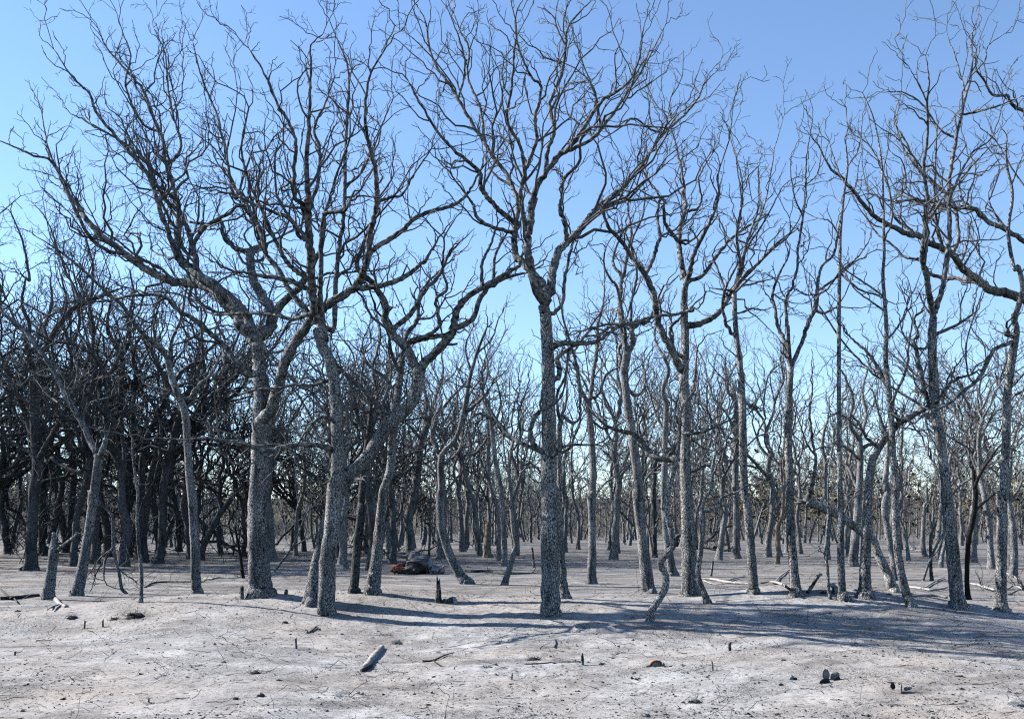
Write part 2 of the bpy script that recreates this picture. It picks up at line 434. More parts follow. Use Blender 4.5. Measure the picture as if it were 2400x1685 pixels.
TREE_SPOTS = []
def traced_tree(label, trunk, limbs, seed, bark='bark', limbm='limb', twigm='twig', dens=1.0, lens=1.0, levels=3, rmin=0.0055,
                name='oak_tree', cat='tree', group='bare burnt oak trees', base=None, broken=False, spread=0.55, trunk_twigs=0.5):
    rng = np.random.RandomState(seed)
    T = parse(trunk)
    if base is None: bx, by, bz = hit(T[0, 0], T[0, 1])
    else: bx, by = base; bz = float(ground_z(bx, by, False))
    TREE_SPOTS.append((bx, by))
    root = thing(name, (bx, by, bz), label, cat, group)
    def to3d(px, dy):
        Y = by + dy
        return np.stack([(px[:, 0] - 1200) / FPX * Y, Y, CAM_H - (px[:, 1] - HZ) / FPX * Y], -1) - np.array([bx, by, bz])
    lines = []      # (px polyline, dy) of everything built so far, to hang limbs on
    def line3(P, dy_end, start_dy=0.0, wob=0.05, kink=0.03):
        C = catmull(np.column_stack([P, np.zeros(len(P))]), 6)
        j = rng.randn(len(C), 2) * (C[:, 2:3] * kink + (0.7 if kink > 0.05 else 0.0)); j[0] = 0; j[1::2] *= 0.25; C[:, :2] += j
        L = np.concatenate([[0], np.cumsum(np.linalg.norm(np.diff(C[:, :2], axis=0), axis=1))]); t = L / L[-1]
        Lm = L[-1] / FPX * by
        w = np.cumsum(rng.randn(len(t))) ; w = (w - w[0]) ; w = (w - t * w[-1]) * wob * 0.25
        dy = start_dy + dy_end * Lm * t ** 0.9 + w
        xyz = to3d(C, dy); r = C[:, 2] / FPX * (by + dy) / 2
        lines.append((C[:, :2], dy, r)); return xyz, r, Lm
    xyz, r, Lm = line3(T, rng.uniform(-0.06, 0.06), 0.0, 0.05)
    foot = xyz[0].copy(); foot[2] -= 0.35
    P = np.vstack([foot, xyz]); R = np.concatenate([[r[0] * 1.12], r])
    mb = MB(); flare_trunk(mb, P, R, 16 if r[0] > 0.12 else 10, rng)
    mb.obj('trunk', M[bark], root)
    stack = []
    up_half = resample(np.column_stack([xyz, r])[len(xyz) // 2:], 16)
    stack_tr = (up_half[None, :, :3], up_half[None, :, 3])
    sgn = 1 if rng.rand() > 0.5 else -1
    for i, s in enumerate(limbs):
        Lp = parse(s)
        best = None
        for (px, dy, rr) in lines:
            dd = np.hypot(px[:, 0] - Lp[0, 0], px[:, 1] - Lp[0, 1]); j = int(np.argmin(dd))
            if best is None or dd[j] < best[0]: best = (dd[j], px[j], dy[j], rr[j])
        sdy = best[2]
        if best[0] < 60:
            q = np.array([[best[1][0], best[1][1], Lp[0, 2]]])
            Lp = np.vstack([q, Lp]) if best[0] > 6 else np.vstack([q, Lp[1:]])
        sl = sgn * (0.15 + (spread - 0.15) * rng.rand()) ; sgn = -sgn
        xyz, r, Lm = line3(Lp, sl, sdy, 0.10, 0.055)
        r = np.maximum(r, rmin)
        k = max(8, len(xyz)); 
        b2 = MB(); b2.tubes(xyz[None], r[None], 9 if r[0] > 0.05 else 7, 0.05, rng, cap=True)
        b2.obj('limb', M[limbm] if r[0] < 0.085 else M[bark], root)
        Z = resample(np.column_stack([xyz, r]), 16); stack.append(Z)
    mb = MB()
    if stack:
        S = np.array(stack)
        if not broken:      # snapped-off stubs
            st, d, pi, t, rr = spawn(S[..., :3], S[..., 3], 1, rng, 0.05, 0.8, 40, 80, 0.3)
            G, RG = grow(st, d, rng.uniform(0.08, 0.38, len(t)), np.maximum(rr * 0.38, 0.008), np.maximum(rr * 0.26, 0.006), 3, rng, 0.1, 0.3)
            mb.tubes(G, RG, 6, 0.08, rng, cap=True)
        twigs(mb, S[..., :3], S[..., 3], rng, dens, lens, rmin, levels)
    if trunk_twigs and not broken:
        twigs(mb, stack_tr[0], stack_tr[1], rng, trunk_twigs * (1.0 if not limbs else 0.45), lens * 0.7, rmin, levels)
    if mb.n: mb.obj('crown', M[twigm], root)
    return root

# ------------------------------------------------------------------ the oaks one can follow branch by branch
T = traced_tree
# thickest tree, left of centre
T('thickest oak of the wood, with broad flared foot and sprawling left-hand limbs',
  'Q 195,742,205 190,700,165 178,560,146 165,300,140 170,0,135 E 1405,1050,102 1415,900,106 1415,780,88 1405,650,84',
  ['F 250,900,70 310,830,64 350,700,60 400,540,56 470,430,52 540,330,48 620,260,45 740,190,42 780,160,38',
   'F 770,180,34 900,160,30 1000,130,27 1080,80,24 1140,30,20 B 1160,1380,16',
   'F 770,170,36 800,100,36 B 830,1400,34 850,1250,32 880,1110,30 880,1000,27 870,900,24 830,740,20 820,620,17 840,420,13 930,260,9',
   'B 835,1370,30 900,1320,28 1000,1260,27 1080,1185,25 1180,1140,22 1290,1110,19 1370,1050,15 1420,960,10',
   'B 890,1080,18 960,1065,16 1020,1050,13 1090,930,10 1180,800,7',
   'a 845,700,60 820,640,56 780,590,54 740,525,54 690,470,52 640,420,48 590,400,42 530,390,38 470,390,35 400,360,34 330,320,32 260,265,30 200,220,28 150,180,26 100,120,23 60,60,20 20,10,17 f 70,660,12 30,570,8 0,430,5',
   'a 260,270,20 180,250,17 90,160,15 A 300,900,14 180,840,12 90,800,9 0,760,6',
   'a 825,620,46 790,540,44 740,480,42 650,400,38 600,370,34 560,345,30 530,310,28 500,270,27 490,200,26 500,100,24 490,30,22 f 575,760,20 555,680,18 530,600,16 520,510,15 480,420,14 440,310,12 380,230,10 280,120,7 240,30,4',
   'a 520,315,26 480,260,24 450,160,22 f 510,830,21 480,720,20 440,640,18 380,570,16 300,480,14 230,390,12 200,310,10 130,245,8 50,120,4',
   'a 575,350,26 560,250,25 545,190,23 520,130,20 490,80,17 f 520,760,15 440,600,12 340,520,10 200,440,8 120,400,4',
   'a 560,230,18 600,165,18 660,120,17 720,90,14 f 840,800,10',
   'f 540,620,14 600,540,12 560,400,10 540,250,8 530,140,6 480,30,3',
   'f 500,480,12 430,440,10 360,280,9 380,150,7 340,30,4',
   'a 810,790,28 760,775,26 715,755,25 692,710,22',
   'a 815,790,28 740,725,25 690,660,24 620,600,22 560,550,20 500,515,18 420,450,15 300,450,12 200,470,9 100,480,5',
   'b 115,620,52 145,600,50 165,530,46 130,470,42 85,390,38 65,300,36 75,255,34 120,235,30 115,170,24 60,80,20 30,10,16 f 830,760,14 800,600,12 760,420,10 690,250,8 650,90,4',
   'b 165,530,36 200,490,35 245,445,32 290,400,30 330,330,24 380,220,20 390,110,16 g 400,900,14 440,760,11 500,600,8',
   'b 75,260,22 20,250,20 a 740,245,20 690,190,18 680,130,16 620,140,14 540,130,10'],
  11, dens=1.0, lens=1.15, spread=0.5)
# its two neighbours that spring from one mound
T('pale upright oak on the mound right of the thickest one, with low branches reaching left',
  'Q 650,868,128 650,830,118 655,600,112 680,300,105 700,0,105 F 665,1200,68 670,1050,68 665,880,66 660,740,62 645,640,58 620,560,55 585,480,55 565,400,56 b 385,640,46 372,570,46',
  ['b 372,575,34 345,510,36 335,400,38 330,300,38 325,200,34 320,120,30 315,40,27 g 320,860,26 310,700,21 320,560,18 325,450,15 330,300,11 330,200,8 380,150,4',
   'b 400,590,25 430,590,23 435,450,22 445,300,20 465,150,18 475,20,16 g 480,640,15 488,480,13 492,300,10 440,160,5',
   'b 380,560,26 372,470,24 370,400,22 375,330,21 375,200,19 382,120,16 400,90,16 470,85,14 500,40,11',
   'b 345,560,27 300,500,26 250,440,24 190,340,23 140,275,21 120,200,19 100,140,17 60,70,15 30,10,13 f 820,700,11 800,560,8 840,350,5 830,180,3',
   'b 330,390,23 280,350,21 225,300,20 180,220,18 140,130,16 100,40,14 g 60,780,12 30,640,10 60,470,7',
   'b 320,225,21 280,190,19 240,120,17 180,90,15 100,60,13 20,20,10',
   'b 315,150,22 300,60,20 g 265,860,19 255,760,18 265,640,16 240,540,14 190,460,12 130,320,9 60,210,5',
   'b 320,90,20 340,20,18 g 360,800,16 370,650,14 345,560,12 400,430,9 430,340,5',
   'F 640,1045,30 560,1020,28 440,1020,26 360,1035,26 270,1050,24 180,1020,22 80,1000,20 0,990,18 E 1100,980,16 1010,990,12 880,985,8',
   'F 680,625,24 620,670,23 540,695,20 440,695,18 360,710,16 240,720,14 150,745,10',
   'F 650,890,20 590,870,17 530,910,15 490,960,13 440,1050,9',
   'F 545,300,24 430,340,22 340,320,20 220,310,18 100,315,14 0,318,10',
   'b 315,420,24 240,385,20 130,365,17 40,350,13 0,345,10',
   'F 690,1100,20 730,1000,16 740,920,10',
   'F 640,1200,14 600,1230,12 540,1215,8',
   'g 480,800,12 540,760,10 600,640,9 640,540,7 690,420,5'],
  12, dens=1.0, lens=1.15, spread=0.5)
T('oak leaning right behind the pale upright one, forking wide to the right',
  'Q 540,808,125 545,760,104 570,560,88 610,370,76 650,210,72 F 690,1270,62 740,1180,66 800,1120,68 870,1030,70 930,930,72 1000,860,72 1060,800,70 1095,730,66 1100,640,60',
  ['F 1100,640,52 1090,600,52 1050,510,52 980,430,44 930,340,38 b 650,550,32 655,490,28 600,400,25 560,360,23 530,320,20 560,220,16 600,120,14 610,40,12 g 610,800,12 600,700,10',
   'b 690,590,24 760,530,22 820,430,19 880,370,16 920,290,12',
   'F 1110,610,46 1180,540,46 1280,420,44 1310,300,38 c 220,520,28 270,455,25 350,405,22 440,350,18 490,320,14 515,260,8',
   'c 205,600,28 290,550,24 320,470,22 360,415,19 440,370,15 520,350,9',
   'c 335,400,16 330,310,14 370,230,11 400,140,7',
   'c 380,385,16 385,290,13 410,230,11 440,180,7',
   'F 940,905,30 890,820,28 820,730,25 750,670,22 680,610,17',
   'F 1010,845,24 900,850,20 800,830,17 740,800,14 690,815,10',
   'F 1050,500,30 1060,460,26 1150,430,22 1220,370,19 c 130,470,15 180,420,13 160,330,11 170,200,8',
   'c 200,625,18 120,630,15 40,650,12 10,665,8',
   'F 790,1130,36 720,1145,26 705,1160,20'],
  13, dens=0.95, spread=0.5)
T('centre oak with tall clean pale trunk and wide vase-shaped crown',
  'R 578,872,155 570,845,138 572,600,128 572,300,124 575,0,118 G 430,1300,82 430,1050,81 428,800,78 425,600,70 420,450,64 412,330,60 400,270,58',
  ['c 612,470,38 600,405,34 560,360,34 510,305,32 480,280,29 470,220,28 475,180,27',
   'c 475,180,20 440,170,18 370,150,16 310,110,15 295,60,13 270,20,10 h 200,760,7',
   'c 475,185,26 482,120,25 490,60,22 h 490,880,20 440,760,18 380,680,17 350,630,16 280,520,15 230,430,14 180,350,12 130,280,11 100,190,10 90,100,7 40,10,4',
   'c 470,140,22 420,90,22 380,50,21 h 345,842,20 325,800,19 325,750,18 270,700,16 200,640,14 130,560,12 60,440,10 10,350,7',
   'h 350,620,14 330,500,12 310,430,12 270,330,10 275,220,9 240,140,7 210,60,5',
   'c 600,475,38 570,420,37 545,330,36 530,250,34 535,190,31 545,100,30 h 545,885,28 575,800,26 600,760,24 650,690,22 720,630,20 770,560,18 820,480,16 860,430,14 920,395,12 C 870,430,11 910,340,10 930,250,8 940,150,6 960,90,4',
   'h 600,760,20 620,640,18 645,570,17 625,470,15 640,410,14 680,310,13 695,200,12 705,120,10 760,50,7 800,10,4',
   'c 535,190,22 520,130,20 h 500,860,19 515,760,18 540,690,17 570,600,16 560,520,15 580,440,14 585,365,12 550,340,11 510,260,10 480,160,8 480,60,6 510,0,4',
   'h 640,700,18 690,660,17 790,615,16 850,560,15 924,455,13 C 880,460,11 960,330,9 1060,130,4',
   'h 515,760,16 500,640,14 440,520,12 460,390,11 470,250,9 480,120,7 460,20,4',
   'c 628,430,40 640,350,37 660,270,35 690,225,31 740,185,29 800,110,29 850,55,26 910,8,22 C 870,970,20 950,860,17 1050,720,15 1130,650,13 1230,540,10 1270,450,8 1350,370,4',
   'c 690,215,22 690,130,19 670,80,18 680,20,16 h 680,800,15 700,760,14 755,700,13 760,610,11 820,540,8',
   'C 660,1160,20 760,1110,17 850,1080,15 930,1000,12 1010,930,9 1090,860,5',
   'C 1050,720,13 980,700,11 890,640,10 830,680,8 740,740,6',
   'c 640,525,19 680,480,17 690,400,15 710,280,13 730,200,10',
   'c 640,672,27 680,655,25 760,655,21 820,650,18 870,620,15 924,580,11',
   'c 612,805,24 660,803,23 668,760,23 655,725,21 690,690,18 740,660,15 800,600,11',
   'G 400,1060,32 345,1010,30 330,940,27 360,860,22 385,835,16',
   'G 395,1050,24 300,1020,21 220,970,19 150,890,17 100,800,13 60,700,9',
   'G 450,1080,22 490,1040,19 540,1020,15 680,1020,10', 'G 460,1085,18 540,1040,16 570,970,12 600,900,8',
   'h 230,430,10 260,300,9 230,160,7 180,30,4', 'h 695,200,9 650,100,7 660,10,4', 'h 850,560,11 820,400,9 780,330,6'],
  14, dens=0.95, lens=1.15, spread=0.5)
T('slimmer oak half hidden close behind the centre oak, on its right',
  'R 680,765,78 665,700,62 655,560,56 640,300,50 635,0,45 G 490,1250,32 480,1000,28 500,860,24',
  ['G 500,860,20 560,900,17 600,850,14 590,700,11', 'G 485,900,20 470,760,17 520,640,14 530,520,9'], 15, dens=0.7)
T('slender oak between centre oak and curved trunk, dividing into a narrow Y',
  'R 862,658,82 862,630,68 865,500,62 868,300,54 860,0,52 G 665,1300,38 665,1080,36 652,900,34 642,790,34',
  ['G 645,785,24 600,720,22 580,600,20 560,520,17 530,420,14 500,300,11 510,200,7', 'G 648,780,26 660,700,24 672,600,22 690,480,19 690,380,16 720,280,12 730,150,8',
   'G 650,780,17 700,740,16 740,640,13 810,600,9', 'G 560,520,13 620,440,12 700,430,9', 'G 690,420,13 760,380,10 800,300,7', 'G 655,880,15 720,930,13 780,920,9'], 16, dens=0.8, lens=0.9)
T('oak with a double-bent top standing left of the large right-centre oak',
  'R 1270,725,110 1265,690,92 1240,500,82 1210,250,72 1180,0,66 G 920,1300,50 890,1050,46 870,900,45 850,780,43 838,650,41 d 212,760,36 222,700,34',
  ['d 222,700,26 200,600,22 190,500,20 195,400,18 210,340,17 225,250,15 240,180,13 225,80,10 230,0,7', 'd 228,690,28 250,650,26 240,600,24 270,572,20 310,560,16 345,500,12',
   'd 200,370,14 160,310,13 170,250,11 200,180,8', 'd 215,620,15 180,420,13 150,380,11 120,310,9 130,240,6', 'd 205,750,18 185,700,16 200,650,12 215,630,9',
   'd 245,610,14 240,480,13 265,350,11 240,230,10 290,100,8 300,0,5', 'd 215,840,16 250,880,14 290,860,12 300,800,8'], 17, dens=0.85)
T('large oak right of centre with a low limb sweeping left',
  'R 1560,748,150 1560,700,122 1555,500,105 1545,250,92 1530,0,86 G 1180,1350,62 1165,1150,58 1165,950,56 1170,800,54 1158,680,50 1160,600,46 1165,450,43 1160,300,40 d 470,430,29 480,380,27',
  ['d 480,385,24 463,340,24 450,260,24 445,190,22 460,120,20 475,70,18 465,0,15 C 1160,1000,14 1130,850,11 1090,700,8 1050,600,5', 'd 482,380,21 492,340,20 520,250,18 570,150,16 600,80,14 620,0,11 C 1340,950,9 1400,760,7 1420,600,4',
   'd 485,400,18 550,360,17 600,290,16 640,240,14 700,180,12 780,130,8', 'd 475,75,13 520,75,12 545,30,10 C 1240,960,9 1310,830,6',
   'd 490,580,30 560,560,26 620,520,23 670,440,20 720,380,16 780,320,13 850,240,11 924,180,8',
   'd 450,760,36 410,680,33 370,600,30 345,500,26 335,430,24 300,360,22 240,280,20 190,205,18 140,150,15 120,60,12 C 830,1000,8 820,880,5',
   'd 300,360,18 330,300,17 350,230,16 365,190,15 350,110,13 360,20,10 C 960,960,8 900,850,5', 'd 470,715,20 430,690,18 405,600,16 440,555,13 500,500,9',
   'd 380,40,12 385,130,16 430,200,17 448,215,16', 'd 505,515,13 430,530,13 340,540,13 230,570,12 130,575,10 30,600,7',
   'G 1150,1090,38 1060,1097,34 980,1070,32 920,990,28 860,950,23 760,930,18 690,870,12', 'G 930,990,18 950,930,16 940,880,11', 'G 1060,1090,18 1110,1030,16 1130,950,12',
   'G 1180,960,18 1260,950,15 1330,920,13 1420,880,9', 'G 1190,770,22 1215,680,19 1220,600,15 1230,500,10', 'G 1150,1180,16 1210,1160,14 1280,1130,11'],
  18, dens=0.9, spread=0.5)
T('thin S-curved young oak in front of the large right-centre oak',
  'R 1275,938,62 1285,880,52 1300,830,48 1380,700,47 1385,600,48 1350,510,47 1400,440,44 1440,380,43 1420,270,43 1390,130,40 1410,0,36 G 1090,1220,25 1120,1100,22 1135,950,18 1140,850,13',
  ['G 1135,950,13 1110,840,11 1130,750,8'], 19, dens=0.6, lens=0.7)
T('thin crooked oak touching the right side of the large right-centre oak',
  'R 1682,797,56 1670,760,46 1640,680,42 1615,580,40 1635,400,38 1640,200,36 G 1255,1370,24 1272,1310,20 1310,1240,18 1310,1150,16 1330,1060,13',
  ['G 1258,1385,19 1330,1360,17 1370,1300,15 1430,1280,12 1510,1230,9', 'G 1300,1180,12 1350,1100,10 1370,1000,7'], 20, dens=0.6, lens=0.7)
T('straight dark oak just behind the gap left of the large right-centre oak',
  'R 1440,602,80 1432,560,60 1420,500,55 1390,300,50 1375,100,45 G 1050,1350,34 1053,1100,32 1057,950,30 1062,800,27 1045,720,24 1075,620,20 1050,540,17',
  ['G 1050,540,15 1000,450,13 1010,340,10 990,250,7', 'G 1062,560,13 1100,470,11 1090,360,8', 'G 1055,960,16 1010,860,14 960,700,11 930,560,8', 'G 1058,1060,15 1110,1010,13 1130,900,9'], 21, dens=0.7)
T('slim oak with fan of close upright shoots, right of the large right-centre oak',
  'S 205,728,90 202,690,72 195,600,68 175,350,62 155,100,58 H 105,1300,42 95,1000,40 90,750,37 80,600,33 65,480,30 d 690,560,23 686,440,21',
  ['d 686,440,18 700,370,17 710,300,15 695,200,13 705,140,12 715,60,11 C 1470,960,8 1400,720,5', 'd 700,400,14 740,350,13 780,320,12 850,250,10 924,185,7 C 1730,1180,5', 'd 690,430,15 720,340,14 730,250,12 760,160,10 790,60,8 C 1560,900,5',
   'd 684,620,16 650,570,15 635,480,13 655,400,11 690,330,8', 'd 690,400,14 660,450,12 630,380,11 600,300,8', 'd 700,415,9 760,400,8 860,375,4', 'd 705,525,8 760,505,7 815,510,3',
   'C 1440,1500,13 1500,1340,11 1590,1200,9 1690,1010,6', 'C 1520,1280,10 1600,1080,8 1650,800,5 1700,620,3', 'C 1450,1420,12 1440,1240,10 1470,1100,8 1440,860,5'], 22, dens=0.9)
T('short-lit oak standing behind the fan-topped slim oak, to its left',
  'S 80,480,70 78,440,54 78,300,48 75,0,45 H 55,1250,34 55,1000,32 60,850,28 40,700,22', ['H 58,900,20 100,800,16 180,820,11', 'H 50,800,17 10,700,14 0,560,9'], 23, dens=0.7)
T('slim oak that splits into a tall narrow fork, right of the fan-topped oak',
  'S 500,738,100 492,690,78 475,450,63 457,200,58 455,0,55 H 350,1300,41 340,1000,38 345,750,35 352,600,34',
  ['H 350,600,24 330,480,23 290,400,20 270,290,18 255,200,16 290,100,13 340,10,9', 'H 345,580,22 338,400,21 330,330,18 325,240,16 360,170,15 390,60,14 D 390,1350,13 420,1170,12 435,1000,10 440,850,8 470,650,4',
   'H 360,590,26 420,450,23 450,350,21 490,280,19 500,150,17 520,60,15 e 190,270,12 210,180,10 230,60,6', 'H 255,205,8 300,235,7', 'D 435,1000,8 500,930,7 520,760,4', 'D 425,1160,9 370,1050,8 350,900,5',
   'e 115,520,13 150,525,11 200,500,8', 'e 125,430,11 190,380,10 300,290,7'], 24, dens=0.7, lens=0.8)
T('straight pole-like oak with a foot that kicks out to the right',
  'S 840,768,110 832,735,70 825,690,56 815,450,50 815,200,48 H 618,1250,27 615,900,25 613,600,22 614,300,20 618,0,18 D 622,1250,16 640,1050,14 660,900,11 650,780,8',
  ['D 650,1000,10 600,900,8 560,770,5', 'D 660,900,9 720,800,7 740,640,4', 'D 625,1300,10 570,1200,8 500,1180,5', 'D 640,1040,9 700,1010,7 720,880,5', 'H 615,100,12 540,190,10 450,210,7', 'e 225,350,10 300,420,9 390,450,7', 'e 222,345,10 290,290,8 340,220,5'], 25, dens=0.6, lens=0.7)
T('oak whose trunk bends right into a nearly level limb beneath the crossing stems',
  'S 985,752,130 985,710,88 988,600,74 992,450,70 1000,200,66 1008,0,62 H 768,1350,46 790,1120,44 830,1030,41 880,960,38 930,905,36',
  ['H 930,905,34 960,888,33 1030,850,31 1100,810,28 1140,780,22 1200,700,15', 'H 940,890,22 920,860,24 900,790,20 870,650,16', 'H 830,1030,18 760,980,16 720,900,13 680,860,9', 'H 1100,815,14 1060,700,12 1080,600,8'], 26, dens=0.6)
T('slender oak curving up from the right, first of the two crossing the level limb',
  'S 1312,818,78 1290,760,64 1270,700,60 1225,500,58 1205,250,55 1200,0,50 H 922,1250,36 905,1100,34 900,950,34 890,800,32 880,700,29 865,550,25 870,400,22 860,250,20 850,100,18 D 858,1380,16 855,1250,15 850,1000,12 840,850,10 800,640,7 740,500,4',
  ['H 890,730,22 830,620,19 770,520,16 720,480,13 660,420,9', 'H 900,800,18 930,720,16 980,600,14 990,480,11 1010,350,8', 'H 868,450,14 920,400,12 980,300,9', 'D 855,1300,11 900,1180,10 880,1000,8 820,870,5', 'D 845,900,8 770,780,7 670,700,5 650,580,3', 'H 862,300,11 780,240,9 700,180,7 640,80,5', 'e 410,460,9 350,410,8 260,350,6'], 27, dens=0.75, lens=0.8)
T('thin oak with kinked stem directly left of the slender crossing oak',
  'S 1205,632,62 1192,560,52 1180,450,50 1140,250,46 1125,100,47 1150,0,45 H 865,1250,32 868,1150,30 880,1050,26 870,950,20', ['H 868,960,15 830,850,12 800,740,8', 'H 878,1000,14 900,880,11 890,760,8'], 28, dens=0.5, lens=0.7)
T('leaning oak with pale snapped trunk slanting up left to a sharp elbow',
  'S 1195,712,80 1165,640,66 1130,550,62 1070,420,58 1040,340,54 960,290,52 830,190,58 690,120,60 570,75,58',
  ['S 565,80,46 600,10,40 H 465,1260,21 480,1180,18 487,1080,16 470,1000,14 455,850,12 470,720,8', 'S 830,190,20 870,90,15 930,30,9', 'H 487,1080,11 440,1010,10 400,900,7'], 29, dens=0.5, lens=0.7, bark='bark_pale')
T('tall oak near the right edge with a high V fork, leaning slightly left',
  'S 1640,828,135 1640,790,102 1632,700,92 1610,500,87 1580,200,80 1560,0,76 H 1195,1250,52 1160,1000,50 1132,820,48 1120,600,46 1115,450,46 1122,335,42',
  ['H 1118,330,34 1100,200,32 1080,80,30 D 1060,1400,27 1070,1300,25 1080,1200,22 1090,1080,20 1070,900,17 1090,750,15 1090,550,12 1100,420,9 1080,300,4', 'H 1128,320,30 1150,250,28 1180,120,28 D 1180,1490,27 1200,1350,26 1210,1200,24 1205,1050,22 1220,900,20 1250,720,17 1290,550,15 1330,380,11 1330,200,8 1360,100,4',
   'D 1075,1240,16 1070,1170,15 1100,1150,10', 'D 1080,950,12 1010,880,11 960,800,9 910,640,5', 'D 1090,560,9 1040,450,7 990,360,3', 'D 1240,760,13 1150,690,11 1060,560,9 960,500,7 880,500,4', 'D 1270,620,13 1380,600,12 1500,560,9 1600,520,6', 'D 1215,1100,16 1240,1000,14 1330,830,11 1440,740,8 1500,560,5', 'D 1320,420,9 1400,330,7 1420,250,5 1510,180,3',
   'H 1108,775,24 1080,745,23 1060,650,22 1040,550,20 1015,460,19 1040,430,18 1020,340,15 1060,300,11', 'H 1145,780,22 1200,700,19 1260,660,16 1330,640,12', 'H 1125,430,20 1190,400,18 1270,360,15 1340,310,10', 'H 1275,365,10 1270,260,9 1310,160,6', 'D 1310,520,10 1250,330,7 1200,200,4', 'H 1110,480,16 1070,500,14 1000,480,12 950,400,8'], 30, dens=0.8, lens=0.95)
T('rightmost front oak with a kinked, knobbed upper trunk',
  'S 1945,848,130 1945,805,90 1947,700,80 1950,500,75 1955,200,70 1950,0,66 H 1500,1300,48 1515,1000,46 1520,800,44 1540,600,42 1558,480,40 1572,400,32 1560,340,30 1582,270,28 1605,170,26 1580,60,24 D 1560,1450,22 1530,1300,20 1530,1200,18 1550,1050,16 1520,900,13 1515,780,9',
  ['H 1560,450,24 1520,420,22 1510,425,18', 'H 1540,470,22 1450,510,21 1380,640,20 1300,720,19 1200,800,18 1110,838,16', 'H 1110,838,13 980,760,13 870,690,12 760,600,11 630,460,10 540,320,9 450,180,6 420,40,4', 'H 1350,680,11 1310,640,10 1300,480,9 1350,300,8 1390,180,5', 'D 1540,1250,12 1470,1180,10 1420,1080,7', 'D 1530,1000,9 1600,850,6', 'D 1520,860,8 1460,760,6', 'H 1550,700,12 1600,650,9'], 31, dens=0.7)
T('oak rooted beyond the right edge that pushes a long thick limb into the picture',
  'X 2478,1400,50 2478,1200,46 2474,1050,44 2466,930,44 2452,820,44 2436,740,44',
  ['X 2436,740,30 2420,715,27 D 1612,1610,52 1500,1580,48 1420,1560,44 1350,1500,41 1280,1450,38 1210,1360,36 1100,1310,33 1050,1275,31 980,1265,28 900,1220,25 820,1180,23 750,1110,21 680,1020,19 620,950,17 570,910,13 510,800,9',
   'D 1480,1580,26 1440,1560,25 1380,1530,24 1280,1505,22 1180,1500,21 1110,1480,19 1070,1430,17 1040,1400,15 970,1390,13 900,1320,11 800,1240,8 740,1120,5', 'X 2440,760,24 2430,640,22 D 1640,1330,28 1500,1230,26 1420,1200,24 1350,1130,22 1240,1120,17 1130,1090,15 1000,1080,13 920,1080,10 970,1010,9 960,880,7 890,820,4',
   'D 1050,1275,18 960,1220,15 900,1150,13 890,1050,11 850,930,8', 'D 1070,1270,20 1090,1190,19 1110,1160,15', 'D 1230,1370,22 1260,1280,20 1230,1100,18 1140,1000,15 1040,900,13 980,780,11 920,680,7', 'X 2440,700,22 2436,500,20 D 1640,660,20 1560,580,18 1520,520,16 1440,510,14 1400,440,12 1350,360,9 1360,250,4', 'D 1290,1110,14 1260,1000,12 1330,900,10 1440,780,6', 'D 1180,1340,16 1140,1200,15 1130,1050,12 1140,700,8', 'D 1250,1440,18 1290,1380,13 1320,1240,9'], 32, dens=0.75, base=None)
# left-hand side: backlit gloom put into darker bark, more crowded
T('left-hand oak with straight dark trunk and flared foot, leftmost of the pair',
  'P 215,562,125 220,520,85 225,300,72 240,0,74 E 205,1150,56 192,950,55 182,780,47 185,600,42',
  ['E 190,650,34 215,540,34 260,470,32 330,350,28 420,270,24 520,230,19 640,180,13', 'E 185,620,32 165,560,28 140,470,24 160,380,20 120,260,16 140,120,11', 'E 195,1060,30 150,900,30 110,780,27 70,700,24 30,600,20 0,520,16', 'E 110,780,20 50,720,18 0,780,14', 'E 200,1150,26 160,1060,22 60,1010,18 0,960,12', 'E 215,1080,30 260,1000,28 310,920,26 350,830,23 420,780,18 500,640,13',
   'E 260,470,20 240,380,18 280,260,15 270,120,10', 'E 330,350,16 360,240,13 330,110,9', 'A 420,1600,16 330,1400,12 260,1200,8 180,1100,4', 'A 160,1500,15 120,1300,11 60,1150,7'],
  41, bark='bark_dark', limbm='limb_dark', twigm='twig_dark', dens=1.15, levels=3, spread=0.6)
T('left-hand oak with straight dark trunk, right one of the pair standing close together',
  'P 310,460,80 305,420,62 300,200,56 300,0,54 E 235,1200,42 245,1050,36 235,900,30', ['E 245,1080,28 275,1000,27 310,915,25 345,825,22 380,730,18 460,640,14', 'E 235,920,22 200,800,18 230,680,14 200,560,10', 'E 320,900,17 400,880,15 480,910,12 560,860,8'], 42, bark='bark_dark', limbm='limb_dark', twigm='twig_dark', dens=1.1)
T('oak on the left leaning right then throwing one long limb up to the left edge',
  'P 540,742,110 550,705,80 590,500,72 640,200,64 655,0,62 E 500,1350,50 530,1110,45 528,1070,42',
  ['E 528,1080,34 495,1015,32 440,900,31 370,770,29 310,660,27 250,560,24 200,490,22 100,370,19 0,285,15 X -60,620,10', 'E 535,1090,34 552,1050,32 570,985,26', 'E 370,770,15 420,640,13 400,560,10', 'E 310,660,14 200,640,12 120,590,8', 'E 440,900,15 480,800,13 600,760,9'], 43, dens=0.8, spread=0.3)
